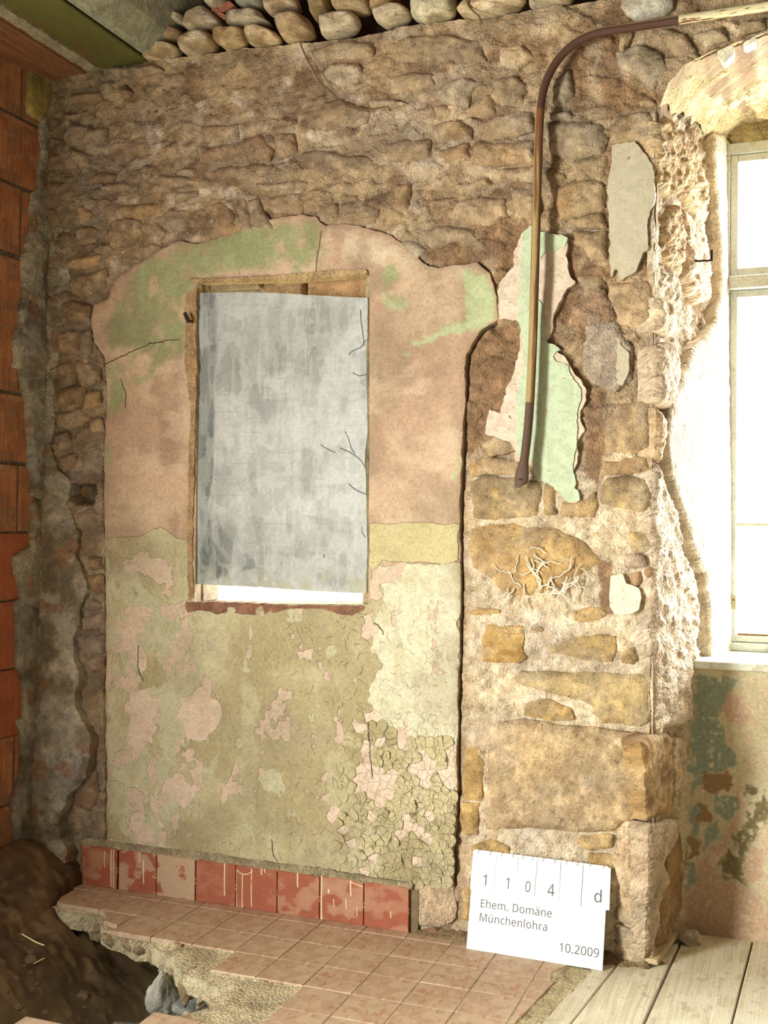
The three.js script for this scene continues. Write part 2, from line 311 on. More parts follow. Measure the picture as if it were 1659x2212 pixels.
// upper wall, left
stones('135,160 160,147 215,142 222,160 205,185 150,195 132,180;150,205 170,197 220,195 222,215 200,222 150,220;133,245 160,238 175,245 160,262 134,258;250,190 270,180 285,200 270,212 255,205;230,150 250,142 330,135 350,150 300,165 240,162;132,290 150,270 230,275 225,300 150,318 133,305;136,330 160,320 195,335 190,358 140,365', { H: 0.03, z: 0.0, tone: [176, 148, 114], rough: 0.016 });
stones('300,380 310,373 365,378 425,385 420,402 370,405 325,400;375,365 420,362 425,378 380,376;240,460 260,440 345,435 330,465 290,472 245,472;155,450 175,442 197,455 195,470 170,475;160,500 175,485 205,495 205,520 180,530 162,520;135,570 155,552 213,548 208,570 160,580 138,580;315,495 340,475 353,500 345,520 318,528;235,480 265,470 300,475 310,500 285,530 240,535 228,505;190,428 235,430 232,438 190,438;375,410 425,408 425,425 376,442;210,395 255,390 290,398 270,415 215,412;330,470 370,450 410,455 400,500 360,505;180,388 215,370 250,372 240,392 190,398', { H: 0.024, z: -0.002, tone: [186, 156, 118], rough: 0.014 });
// upper wall, middle
stones('452,372 470,362 540,350 585,355 588,370 545,368 520,378 480,385 455,386;590,368 597,348 625,345 615,370;640,245 680,225 735,212 760,220 800,240 790,260 760,275 640,290 637,260;640,330 680,322 790,335 805,345 790,352 700,372 682,375 672,350;445,440 470,432 495,440 512,495 510,505 465,505 455,475;502,445 525,425 545,500 520,500;530,430 555,425 570,460 600,500 540,495 535,465;570,425 600,420 650,415 655,450 650,462 585,460;655,430 685,422 685,452 656,450;685,440 728,435 730,465 715,480 690,475;548,395 600,392 660,388 670,400 640,412 555,410;735,440 780,430 815,450 815,480 770,490 735,475;425,318 510,310 520,325 500,345 430,350;520,300 560,290 590,320 580,345 530,340;590,290 632,285 637,330 600,345 590,330;430,270 510,265 512,300 440,305', { H: 0.02, z: -0.004, tone: [182, 152, 116], rough: 0.013 });
stones('858,85 880,75 960,72 1040,80 1050,130 960,135 862,133 856,110;688,155 715,135 770,135 785,160 760,185 725,193 700,180;840,170 890,155 930,160 935,180 900,195 845,198;940,200 960,175 1000,160 1045,170 1020,200 1010,230 960,225;935,230 950,222 975,230 980,245 960,258 940,250;1000,235 1050,200 1070,215 1070,245 1040,258 1010,250;795,215 850,212 880,222 850,230 800,230;660,110 730,85 800,88 805,120 740,125 680,135;1075,100 1130,95 1150,120 1120,150 1080,140;1060,170 1110,160 1140,180 1130,225 1080,230;1190,170 1230,150 1240,200 1220,230 1190,225;1180,240 1230,235 1240,255 1185,262', { H: 0.022, z: -0.002, tone: [196, 170, 134], rough: 0.012 });
stones('1030,265 1060,255 1120,235 1155,240 1150,280 1080,300 1035,298;1020,310 1035,302 1075,305 1155,300 1155,345 1080,355 1035,360 1020,350;1075,365 1155,355 1190,360 1220,370 1225,385 1200,395 1075,392;925,270 985,255 1020,275 1015,300 935,305;830,310 870,300 925,300 930,340 880,350 835,350;940,325 1010,305 1018,345 960,352;970,440 1010,425 1090,425 1100,470 1060,485 1000,485 975,465;850,395 885,395 880,460 850,455;1000,400 1050,380 1060,400 1010,420;905,490 960,485 1028,495 1025,515 960,520 930,540 900,520;860,520 895,510 920,540 900,555 875,545;1100,405 1160,400 1165,470 1110,470', { H: 0.022, z: -0.003, tone: [192, 164, 126], rough: 0.011 });
// upper pier
stones('1175,260 1240,258 1300,265 1316,300 1300,330 1240,345 1180,330;1318,268 1340,245 1400,236 1415,250 1410,306 1320,308;1205,405 1240,385 1300,390 1308,425 1300,450 1245,470 1210,475 1195,440;1225,472 1300,455 1308,492 1250,490;1240,500 1308,496 1310,560 1275,565 1260,540 1238,525;1245,597 1300,592 1308,620 1290,640 1260,640;1315,614 1370,606 1408,598 1412,690 1380,712 1330,700 1300,680;1235,348 1310,334 1310,384 1245,394;1330,870 1400,860 1408,880 1405,970 1370,985 1310,970 1305,900;1300,990 1400,985 1408,1020 1340,1030 1295,1032', { H: 0.018, z: -0.002, tone: [192, 164, 124], rough: 0.009 });
stones('1010,1002 1050,985 1110,995 1150,1010 1150,1022 1050,1025 1015,1030;1040,960 1075,935 1110,950 1120,975 1060,985', { H: 0.012, z: 0.0, tone: [206, 170, 118], rough: 0.006 });
// lower pier: dressed yellow blocks in coarse mortar
const ochre = (c, u, v, d, n, q) => mix3(c, [216, 178, 108], sstep(0.5, 0.75, q) * 0.4);
stones('1010,1040 1050,1028 1120,1030 1165,1040 1170,1070 1160,1115 1100,1122 1022,1120 1025,1080;1172,1045 1200,1040 1200,1112 1175,1112;1210,1084 1230,1085 1260,1080 1285,1058 1292,1085 1280,1117 1212,1118;1294,1055 1310,1035 1350,1028 1395,1035 1408,1060 1403,1095 1390,1110 1340,1098 1296,1090', { H: 0.014, z: 0.004, tone: [196, 162, 112], rough: 0.006, tint: ochre });
stones('1015,1140 1100,1132 1200,1140 1260,1170 1290,1195 1300,1215 1240,1245 1210,1270 1150,1285 1090,1282 1060,1250 1020,1225 1018,1180', { H: 0.012, z: 0.004, tone: [204, 170, 116], rough: 0.008, tint: ochre });
stones('1360,1152 1400,1152 1405,1192 1365,1192;1003,1322 1040,1312 1080,1314 1085,1328 1040,1330 1010,1328;1150,1360 1165,1352 1175,1362 1165,1366;1190,1395 1240,1380 1290,1372 1330,1375 1330,1400 1320,1430 1260,1425 1190,1410;1345,1410 1370,1398 1378,1425 1370,1438 1340,1432;1135,1520 1180,1510 1235,1530 1240,1555 1190,1558 1130,1545;1240,1320 1290,1310 1310,1325 1280,1345 1240,1340', { H: 0.008, z: 0.002, tone: [206, 174, 118], rough: 0.006, tint: ochre });
stones('1042,1375 1055,1352 1130,1352 1133,1380 1128,1400 1137,1420 1120,1432 1045,1428', { H: 0.008, z: 0.004, tone: [216, 176, 104], rough: 0.004, spread: 4, tint: (c, u, v, d, n, q) => mix3(c, [190, 140, 66], sstep(0.62, 0.7, vn(u * 12, v * 90, 3)) * 0.7) });
stones('1110,1465 1125,1450 1380,1455 1404,1470 1404,1558 1385,1568 1300,1560 1275,1520 1200,1500 1130,1482', { H: 0.012, z: 0.006, tone: [210, 178, 120], rough: 0.005, spread: 4, tint: ochre });
stones('1060,1590 1075,1562 1120,1552 1230,1568 1380,1580 1404,1700 1400,1762 1340,1772 1325,1795 1230,1795 1150,1790 1050,1795 1050,1650', { H: 0.014, z: 0.008, tone: [206, 178, 134], rough: 0.009, spread: 3, tint: (c, u, v, d, n, q) => mix3(c, [172, 140, 98], sstep(0.56, 0.72, fbm(u * 60, v * 60, 3, 77)) * 0.5) });
stones('1005,1615 1035,1612 1042,1640 1038,1728 1000,1724 1000,1660;996,1735 1035,1735 1030,1803 1000,1806 990,1770', { H: 0.012, z: 0.002, tone: [214, 180, 116], rough: 0.004, spread: 4 });
stones('1015,1825 1060,1812 1100,1830 1100,1850 1015,1850;1270,1842 1338,1850 1325,1885 1270,1880;1250,1802 1325,1802 1318,1828 1270,1838 1240,1820;1000,1920 1020,1900 1018,1990 996,1990', { H: 0.01, z: 0.002, tone: [208, 172, 110], rough: 0.006, tint: ochre });
stones('1335,1915 1395,1905 1398,1990 1365,2000 1330,1985;1330,1995 1362,2008 1398,1998 1398,2085 1330,2080', { H: 0.012, z: 0.004, tone: [212, 184, 142], rough: 0.008 });
put('clay_tile_fragment', stoneGeo(BACK, on(BACK, '1350,1214 1352,1200 1375,1196 1392,1200 1403,1226 1356,1229'), { H: 0.012, z: 0.022, tone: [214, 184, 150], rough: 0.003, round: 0.004, spread: 2 }), M.stone, wall);
stones('1392,1234 1405,1226 1415,1236 1408,1250 1395,1248;1355,1238 1385,1234 1392,1260 1372,1275', { H: 0.018, z: 0.01, tone: [206, 166, 126], rough: 0.006 });
// left strip
stones('130,655 150,645 195,660 192,695 150,700 130,680;125,715 165,712 168,760 125,765;168,715 193,712 195,762 170,765;118,790 155,770 160,830 125,835;160,775 215,790 215,820 175,840 160,820;125,840 180,832 178,870 120,880;180,850 212,845 215,875 180,885;122,890 175,880 190,905 150,930 120,925;190,905 218,900 222,930 195,935;115,940 145,935 152,965 125,975;180,980 215,965 217,1025 175,1020;125,985 160,980 165,1010 130,1020;150,600 190,590 230,575 225,620 180,640 150,632', { H: 0.026, z: 0.0, tone: [176, 148, 112], rough: 0.014 });
stones('165,1105 200,1095 215,1110 200,1130 165,1130;185,1200 215,1205 220,1230 190,1235;180,1240 218,1240 220,1290 195,1280;175,1285 215,1295 218,1320 180,1318;170,1330 220,1325 222,1360 175,1365;165,1372 222,1370 222,1410 185,1420 165,1395;180,1425 222,1420 222,1450 190,1455;150,1690 205,1660 212,1720 195,1760 160,1740', { H: 0.026, z: -0.004, tone: [174, 146, 114], rough: 0.014 });

// ---- the bricked-up doorway: one plaster skin with two old paint layers
const PB = [-0.68, 0.06, 0.90, 2.36];
const pm = new Masks(PB[0], PB[1], PB[2], PB[3], 700);
pm.add('green', ['232,700 300,570 400,528 560,490 680,478 700,560 690,600 560,580 440,590 400,640 395,760 330,800 290,840 240,900 232,800', '820,600 850,560 870,590 905,620 905,650 880,665 850,670 830,640', '228,960 240,940 250,1000 232,1040'].map((q) => on(BACK, q)), 6);
pm.add('mint', ['1000,572 1050,590 1072,640 1070,690 1030,715 960,726 905,745 902,770 880,770 880,740 905,735 960,705 1010,690 1005,640', '975,1000 992,990 990,1040 975,1030', '820,640 850,660 880,655 870,672 845,672'].map((q) => on(BACK, q)), 4);
pm.add('cream', ['735,500 830,515 890,560 905,600 860,590 800,570 740,560', '700,492 716,500 720,530 706,528'].map((q) => on(BACK, q)), 10);
pm.add('khaki', ['797,1132 870,1130 992,1133 988,1210 960,1220 920,1212 870,1216 826,1210 815,1226 797,1222'].map((q) => on(BACK, q)));
pm.add('whitish', ['815,1222 880,1214 990,1212 990,1500 984,1640 950,1700 930,1680 900,1620 880,1600 850,1590 830,1560 800,1540 795,1480 830,1440 800,1400 815,1330 830,1300'].map((q) => on(BACK, q)), 2);
pm.add('lower', ['200,1166 300,1158 345,1140 395,1162 420,1162 420,1296 797,1302 797,1215 815,1222 995,1212 995,1960 200,1960'].map((q) => on(BACK, q)));
pm.add('pink', ['260,1210 300,1200 350,1202 380,1220 375,1270 345,1272 320,1245 290,1242 265,1225', '265,1330 300,1310 325,1315 320,1340 295,1380 300,1400 320,1430 310,1470 290,1420 270,1395 262,1355', '395,1330 420,1320 415,1380 385,1450 370,1430 378,1390', '385,1510 440,1490 470,1520 480,1560 450,1600 400,1600 385,1560', '345,1690 390,1660 420,1700 410,1740 370,1720', '640,1400 670,1405 665,1428 640,1425', '270,1500 320,1490 350,1520 335,1580 300,1640 280,1600', '285,1750 310,1770 330,1810 300,1822 280,1800', '330,1720 348,1730 350,1790 335,1775', '797,1255 830,1225 870,1215 850,1260 820,1290 800,1290', '780,1330 800,1320 810,1350 790,1380', '855,1580 885,1578 888,1620 860,1620', '765,1560 790,1555 792,1580 770,1585', '905,1640 935,1650 920,1690 895,1700', '770,1655 810,1650 830,1690 800,1720 765,1690', '800,1700 850,1680 860,1720 800,1740', '958,1645 986,1600 984,1720 950,1690', '860,1770 890,1750 885,1790 865,1785', '595,1520 615,1515 620,1550 600,1560'].map((q) => on(BACK, q)), 0);
pm.strokes('crack', ['225,785 250,775 300,752 330,740 385,732', '694,500 690,530 684,560 682,590', '808,1345 826,1360 828,1370', '797,1560 800,1620 805,1680', '600,1860 590,1840 588,1815', '300,1395 296,1440 310,1470', '262,820 272,850 270,880'].map((q) => on(BACK, q)), 0.0026);
// plates of the old paint where it has crazed: a Voronoi net, some plates fallen
const PLATES = [];
{
  const r = rand(29), S = [], inside = (u, v) => sdf([PANEL], u, v) > 0.012 && sdf([OPEN], u, v) < -0.02;
  const density = (u, v) => Math.max(sstep(0.40, 0.60, u + (0.5 - v) * 0.22 + (fbm(u * 9, v * 9, 3, 88) - 0.5) * 0.3) * sstep(0.80, 0.62, v), 0.5 * sstep(0.30, 0.5, u) * sstep(0.36, 0.2, v));
  for (let i = 0; i < 60000 && S.length < 400; i++) { const u = mix(0.3, 0.78, r()), v = mix(0.15, 0.84, r()); if (!inside(u, v) || r() > density(u, v) || pm.at('whitish', u, v) > 0.5 && v > 0.62 || S.some(([a, b]) => Math.hypot(a - u, b - v) < 0.021 + 0.010 * hash(Math.round(u * 40), Math.round(v * 40), 4))) continue; S.push([u, v]); }
  for (const [u, v] of S) {
    let P = []; for (let a = 0; a < 10; a++) P.push([u + Math.cos(a * 0.628) * 0.024, v + Math.sin(a * 0.628) * 0.024]);
    for (const [x, y] of S) { if (x === u && y === v || Math.hypot(x - u, y - v) > 0.06) continue; const nx = x - u, ny = y - v, c = (x * x + y * y - u * u - v * v) / 2, Q = []; for (let k = 0; k < P.length; k++) { const A = P[k], B = P[(k + 1) % P.length], da = A[0] * nx + A[1] * ny - c, db = B[0] * nx + B[1] * ny - c; if (da <= 0) Q.push(A); if (da < 0 !== db < 0) { const t = da / (da - db); Q.push([mix(A[0], B[0], t), mix(A[1], B[1], t)]); } } P = Q; if (P.length < 3) break; }
    if (P.length >= 3) PLATES.push({ P, gone: r() < 0.15 || pm.at('pink', u, v) > 0.5 });
  }
  pm.add('bare', PLATES.filter((c) => c.gone).map((c) => c.P)); pm.add('plate', PLATES.filter((c) => !c.gone).map((c) => c.P));
  // short curved shrinkage cracks all over the olive paint
  const dash = []; for (let i = 0; i < 420; i++) { let u = mix(-0.5, 0.7, Math.pow(r(), 0.6)), v = mix(0.16, 1.05, r()), a = r() * 6.28; const L = [[u, v]]; for (let k = 0; k < 2 + r() * 3; k++) { a += (r() - 0.5) * 1.6; u += Math.cos(a) * 0.006; v += Math.sin(a) * 0.008; L.push([u, v]); } dash.push(L); }
  pm.strokes('dash', dash, 0.0022);
  // pale drips and scratches
  const scr = []; for (let i = 0; i < 160; i++) { let u = mix(-0.5, 0.35, r()), v = mix(0.3, 1.0, r()), a = -1.57 + (r() - 0.5) * 1.6; const L = [[u, v]]; for (let k = 0; k < 3 + r() * 4; k++) { a += (r() - 0.5) * 0.9; u += Math.cos(a) * 0.009; v += Math.sin(a) * 0.012; L.push([u, v]); } scr.push(L); }
  pm.strokes('scratch', scr, 0.0018);
}
const panelColour = (u, v) => {
  const n1 = fbm(u * 5, v * 5, 4, 61), n2 = fbm(u * 22, v * 22, 4, 62), n3 = fbm(u * 120, v * 120, 2, 63), n4 = fbm(u * 9 + 4, v * 7, 5, 64), run = fbm(u * 26, v * 3, 4, 60);
  const ju = u + (fbm(u * 34, v * 34, 4, 65) - 0.5) * 0.034, jv = v + (fbm(u * 34 + 9, v * 34, 4, 66) - 0.5) * 0.034;
  let c = mix3([186, 152, 122], [204, 172, 140], sstep(0.35, 0.7, n1)); c = mix3(c, [156, 126, 98], sstep(0.46, 0.72, n4) * 0.55); c = mix3(c, [212, 186, 154], sstep(0.58, 0.72, fbm(u * 7 + 2, v * 16, 4, 58)) * 0.5);
  c = mix3(c, [214, 192, 160], pm.at('cream', ju, jv) * (0.5 + 0.5 * sstep(0.4, 0.55, n2)));
  c = mix3(c, mix3([126, 136, 80], [166, 170, 122], n2), pm.at('green', ju, jv) * sstep(0.32, 0.56, n4 * 0.6 + n2 * 0.4) * 0.95);
  c = mix3(c, mix3([168, 190, 132], [186, 200, 150], n2), pm.at('mint', ju, jv) * sstep(0.3, 0.45, n2) * 0.9);
  const low = pm.at('lower', u + (fbm(u * 20, v * 20, 4, 68) - 0.5) * 0.05, v + (fbm(u * 20, v * 20 + 7, 4, 69) - 0.5) * 0.03);
  let layer = 0;
  if (low > 0.5) {
    let k = mix3([170, 156, 112], [198, 188, 148], sstep(0.3, 0.7, n1)); k = mix3(k, [172, 158, 112], sstep(0.48, 0.7, run) * 0.5); k = mix3(k, [198, 192, 150], sstep(0.55, 0.68, fbm(u * 6, v * 2.2, 4, 78)) * 0.5);
    layer = 2;
    const pale = pm.at('whitish', ju, jv); if (pale > 0.5) { k = mix3([214, 208, 176], [198, 190, 150], sstep(0.45, 0.75, n2) * 0.7); layer = 1.4; }
    const leftish = 1 - sstep(-0.36, -0.02, u), flake = fbm(u * 13, v * 9, 5, 70);
    if (sstep(0.60, 0.61, flake + leftish * 0.10 - 0.045) > 0.5 && !pale) { k = mix3([196, 190, 152], [180, 176, 138], n2); layer = 1.2; }
    if (fbm(u * 21 + 3, v * 15, 5, 72) + leftish * 0.105 > 0.70 && v < 1.1) { k = [206, 180, 154]; layer = 0.6; }
    if (pm.at('pink', u + (fbm(u * 26, v * 26, 5, 85) - 0.5) * 0.075, v + (fbm(u * 26 + 9, v * 26, 5, 86) - 0.5) * 0.075) > 0.5) { k = mix3([206, 178, 152], [216, 194, 168], n2); layer = 0.5; }
    if (u < -0.54) k = mix3(k, [192, 174, 140], 0.7 * sstep(0.4, 0.6, n2));
    c = k;
  }
  if (pm.at('bare', ju * 0.2 + u * 0.8, jv * 0.2 + v * 0.8) > 0.5) { c = mix3([214, 186, 158], [226, 206, 182], n2); layer = 0.5; } else if (pm.at('plate', u, v) > 0.5 && layer < 1.9) { c = mix3([186, 172, 122], [202, 190, 146], n1); layer = 2; }
  if (low > 0.5) { const lv = sstep(0.7, 1.9, layer); c = mix3(c, [226, 222, 190], pm.at('scratch', u + (n2 - 0.5) * 0.01, v) * 0.35 * lv); c = mix3(c, [92, 78, 50], pm.at('dash', u + (n2 - 0.5) * 0.012, v + (n2 - 0.5) * 0.008) * (0.25 + 0.6 * sstep(-0.1, 0.4, u)) * lv * 0.8); }
  { const grime = sstep(0.52, 0.72, fbm(u * 4 + 6, v * 5, 5, 76)), soot = sstep(0.5, 0.75, fbm(u * 30, v * 30, 3, 77)); c = mix3(c, [138, 124, 96], grime * 0.28 + soot * 0.14); }
  if (pm.at('khaki', u + (n2 - 0.5) * 0.012, v + (n2 - 0.5) * 0.012) > 0.5) { c = mix3([190, 176, 122], [200, 188, 138], n2); layer = 2; }
  const speck = n3 > 0.74 ? 0.86 : 1, cr = pm.at('crack', u + (n2 - 0.5) * 0.01, v + (fbm(u * 60, v * 60, 2, 74) - 0.5) * 0.01);
  c = mix3(c, [70, 54, 38], cr * 0.85);
  const g = (0.9 + 0.2 * n3) * speck; return [c[0] * g, c[1] * g, c[2] * g, layer - cr * 2, n2];
};
const PW = 1408, PH = 2048, panelLayer = new Float32Array(PW * PH);
const panelMap = texture(PW, PH, (x, y, i, j) => { const c = panelColour(mix(PB[0], PB[2], x), mix(PB[1], PB[3], y)); panelLayer[j * PW + i] = c[3] * 0.22 + c[4] * 0.04; return c; }, true, false, [PB[2] - PB[0], PB[3] - PB[1]], [PB[0], PB[1]]);
const panelBump = texture(PW, PH, (x, y, i, j) => {
  const u = mix(PB[0], PB[2], x), v = mix(PB[1], PB[3], y), curl = v < 0.85 && u > 0.25 ? sstep(0.25, 0.45, u) * sstep(0.9, 0.5, v) : 0, c = curl ? cells(u * 34 + fbm(u * 30, v * 30, 2, 81) * 1.4, v * 34, 80) : [0.5, 1, 0];
  return 255 * clamp(0.3 + panelLayer[j * PW + i] * 0.9 + 0.1 * fbm(u * 160, v * 160, 2, 75) - curl * 0.3 * (1 - sstep(0.0, 0.12, c[1] - c[0])) + curl * c[0] * 0.25);
}, false, false, [PB[2] - PB[0], PB[3] - PB[1]], [PB[0], PB[1]]);
const panelMat = std({ map: panelMap, bumpMap: panelBump, bumpScale: 0.010, roughness: 0.85 });
const panelH = (u, v) => (fbm(u * 3, v * 3, 3, 82) - 0.5) * 0.014 + (fbm(u * 14, v * 14, 3, 83) - 0.5) * 0.004;
const panel = put('plaster_panel', relief({ f: BACK, polys: [PANEL], cell: 0.0075, jag: 0.007, jagSize: 0.04, seed: 5, back: -0.05, h: (u, v, d) => panelH(u, v) - 0.006 * Math.exp(-Math.max(0, d) / 0.01), cut: openCut }), panelMat, wall);
panel.userData.label = 'plaster skin of the blocked doorway with peeling olive, pink and green paint';

// cracked, curling plates of paint standing off the plaster
{
  const r = rand(19);
  for (const c of PLATES) {
    if (c.gone) continue;
    let cu = 0, cv = 0; for (const [a, b] of c.P) { cu += a / c.P.length; cv += b / c.P.length; }
    const P = c.P.map(([a, b]) => [cu + (a - cu) * 0.955, cv + (b - cv) * 0.955]), dir = r() * 6.283, cx = Math.cos(dir), cy = Math.sin(dir), k = r() < 0.22 ? 18 + r() * 20 : 2 + r() * 7, k2 = 1 + r() * 3;
    put('paint_flake', relief({ f: BACK, polys: [P], cell: 0.0062, jag: 0.0016, jagSize: 0.014, seed: 700 + Math.floor(r() * 900), back: -0.002, h: (u, v) => { const t = (u - cu) * cx + (v - cv) * cy; return panelH(u, v) + 0.0009 + k * Math.max(0, t + 0.002) ** 2 + k2 * ((u - cu) ** 2 + (v - cv) ** 2); } }), panelMat, panel);
  }
}
// rough plaster scab at the foot of the panel, beside the tiles
const scab = (q, o, mat = M.mortar, name = 'plaster_remnant') => put(name, stoneGeo(BACK, on(BACK, q), o), mat, wall);
put('plaster_remnant', relief({ f: BACK, polys: [on(BACK, '884,1906 930,1912 977,1908 986,1962 983,1985 970,1998 950,2004 925,2000 905,1998 892,1990')], cell: 0.005, jag: 0.006, jagSize: 0.04, seed: 77, back: -0.03, h: (u, v, d) => 0.003 - 0.006 * Math.exp(-Math.max(0, d) / 0.006) + (fbm(u * 16, v * 16, 4, 78) - 0.5) * 0.008, col: (u, v) => mix3([226, 200, 168], [206, 178, 142], fbm(u * 40, v * 40, 4, 79)) }), M.mortar, wall);
// paint and plaster left on the pier
const chipMap = (a, b, seed) => texture(512, 512, (x, y) => { const n = fbm(x * 20, y * 20, 4, seed, 20), f = fbm(x * 100, y * 100, 2, seed + 1, 100), s = sstep(0.74, 0.77, fbm(x * 60, y * 60, 3, seed + 2, 60) + 0.12 * (fbm(x * 6, y * 6, 2, seed + 3, 6) - 0.5)); return mix3(mix3(a, b, sstep(0.35, 0.7, n)), [176, 146, 116], s * 0.7).map((q) => q * (0.95 + 0.1 * f)); }, true, true, [0.4, 0.4]);
const mintMat = std({ map: chipMap([190, 206, 170], [178, 194, 158], 91), bumpMap: grainBump, bumpScale: 0.0012, roughness: 0.8 }), creamMat = std({ map: chipMap([216, 200, 178], [204, 182, 158], 95), bumpMap: grainBump, bumpScale: 0.002, roughness: 0.9 }), beigeMat = std({ map: chipMap([184, 174, 146], [192, 182, 154], 99), bumpMap: grainBump, bumpScale: 0.0012, roughness: 0.85 });
const remnant = (q, mat, h = 0.004, jag = 0.009) => put('paint_remnant', relief({ f: BACK, polys: [on(BACK, q)], cell: 0.004, jag: jag * 1.9, jagSize: 0.045, seed: stoneSeed++, back: -0.03, h: (u, v) => h + (fbm(u * 7, v * 7, 3, 84) - 0.5) * 0.01 }), mat, wall);
const undercoat = remnant('1075,640 1085,600 1105,570 1115,520 1125,500 1180,505 1225,520 1225,580 1235,610 1210,640 1195,690 1185,740 1205,762 1232,790 1262,840 1256,890 1264,930 1250,960 1248,1000 1236,1040 1225,1050 1180,1030 1150,1010 1120,990 1095,950 1050,935 1060,890 1085,900 1095,840 1110,800 1128,760 1125,700 1100,690 1078,690', creamMat, 0.002);
remnant('1128,500 1145,486 1153,490 1150,700 1140,870 1130,985 1115,970 1118,900 1115,830 1135,790 1128,700 1125,600', mintMat, 0.006);
remnant('1168,500 1200,505 1228,512 1222,535 1200,545 1180,535 1168,560', mintMat, 0.006);
remnant('1160,640 1180,660 1182,740 1220,748 1222,762 1190,770 1230,790 1252,830 1250,870 1248,930 1246,950 1242,1000 1248,1030 1250,1078 1225,1075 1195,1050 1170,1040 1152,1008 1142,990 1150,860 1158,740', mintMat, 0.007);
remnant('1322,316 1345,310 1370,312 1400,335 1412,370 1413,420 1408,470 1395,540 1372,592 1345,600 1330,585 1320,600 1318,500', beigeMat, 0.008);
remnant('1334,745 1340,742 1360,765 1362,800 1345,832 1335,830', beigeMat, 0.016, 0.003);
remnant('1318,1290 1322,1245 1345,1240 1352,1262 1380,1270 1386,1290 1382,1318 1365,1326 1330,1326 1320,1310', std({ map: chipMap([226, 220, 184], [232, 226, 192], 103), bumpMap: grainBump, bumpScale: 0.001 }), 0.016, 0.003);
scab('1262,700 1330,690 1368,750 1366,820 1330,846 1280,830 1255,800', { H: 0.018, z: 0.004, tone: [196, 170, 142], rough: 0.006, spread: 3 }, M.mud);
scab('1300,610 1335,690 1310,700 1225,700 1235,660 1260,640', { H: 0.02, z: 0.002, tone: [180, 148, 118], rough: 0.014, spread: 3 }, M.mud);
// grey cement smeared in the corner
function cementTint(c, u, v) { c = mix3(c, [138, 120, 90], sstep(0.48, 0.62, fbm(u * 11, v * 9, 5, 350)) * 0.75); c = mix3(c, [196, 190, 172], sstep(0.58, 0.7, fbm(u * 16 + 3, v * 10, 5, 351)) * 0.6); return mix3(c, [176, 116, 76], sstep(0.64, 0.7, fbm(u * 14, v * 12 + 5, 4, 352)) * 0.5); }
scab('95,250 118,238 138,252 140,330 146,400 152,440 155,490 148,530 138,560 150,600 140,640 128,700 135,740 118,780 110,860 122,900 108,960 120,1010 150,1040 140,1090 175,1150 170,1200 190,1260 175,1330 165,1400 178,1460 170,1520 210,1600 200,1680 150,1720 140,1780 165,1840 150,1900 60,1920 60,260', { H: 0.010, z: 0.002, tone: [198, 192, 172], rough: 0.010, spread: 1, jag: 0.02, tint: cementTint }, M.mud, 'cement_smear');
// white rootlets on the yellow block
{
  const r = rand(71), gs = [], F = on(BACK, '1120,1180 1260,1240 1080,1260 1180,1290');
  for (let k = 0; k < 34; k++) { let u = mix(F[0][0] - 0.03, F[1][0], r()), v = mix(F[3][1] + 0.01, F[0][1], r()), a = r() < 0.5 ? -0.5 + r() * 0.5 : -2.2 + r() * 0.8; const P = []; for (let i = 0; i < 5 + r() * 5; i++) { P.push(V3(u, v, 0.0165 + r() * 0.002)); a += (r() - 0.5) * 1.5; u += Math.cos(a) * 0.011; v += Math.sin(a) * 0.011; } gs.push(new THREE.TubeGeometry(new THREE.CatmullRomCurve3(P), 18, 0.0011 + r() * 0.0012, 5)); }
  const m = put('rootlets', mergeGeometries(gs), std({ color: 0xf2e6cc }), wall); m.userData.kind = 'stuff'; m.userData.label = 'white rootlets clinging to the yellow block';
}
// straw stuffed into the putlog hole at the left
{
  const r = rand(91), gs = [], [cx, cy] = [(HOLE[0][0] + HOLE[3][0]) / 2, (HOLE[0][1] + HOLE[5][1]) / 2];
  for (let k = 0; k < 26; k++) { const a = r() * 6.28, l = 0.012 + r() * 0.022, x = cx + (r() - 0.5) * 0.03, y = cy - 0.008 + (r() - 0.5) * 0.022, z = -0.045 + r() * 0.03; gs.push(new THREE.TubeGeometry(new THREE.CatmullRomCurve3([V3(x - Math.cos(a) * l, y - Math.sin(a) * l * 0.5, z), V3(x, y + 0.004, z + 0.006), V3(x + Math.cos(a) * l, y + Math.sin(a) * l * 0.5, z + 0.004)]), 6, 0.0009, 4)); }
  const m = put('straw', mergeGeometries(gs), std({ color: 0x8a6c3c }), wall); m.userData.kind = 'stuff'; m.userData.label = 'brown straw stuffed in a hole of the masonry';
}
// ================================================================ the window niche at the right
const niche = group('wall_niche', 'structure');
const REVL = 0.70;
// left reveal: raw, fibrous masonry
const revCol = (u, v, s, h) => {
  const n = fbm(u * 14, v * 6, 4, 120), f = fbm(u * 60, v * 40, 3, 121), low = 1 - sstep(0.62, 0.85, v + (n - 0.5) * 0.3);
  let c = mix3([200, 174, 140], [226, 208, 180], sstep(0.4, 0.65, n)); c = mix3(c, [168, 138, 102], sstep(0.55, 0.75, fbm(u * 10, v * 5 + 3, 4, 122)) * 0.7); c = mix3(c, [204, 178, 138], low * 0.6);
  return c.map((x) => x * (0.9 + 0.2 * f));
};
const revH = (u, v) => -0.006 - 0.006 * sstep(0, 0.05, u) + (fbm(u * 7, v * 5, 4, 123) - 0.5) * 0.04 * sstep(0, 0.05, u) + (facets(u, v, 124, 14) * 0.02 + facets(u, v, 127, 32) * 0.012) * sstep(0, 0.06, u) + (fbm(u * 55, v * 45, 3, 125) - 0.5) * 0.008 - 0.03 * sstep(0.5, 0.7, u);
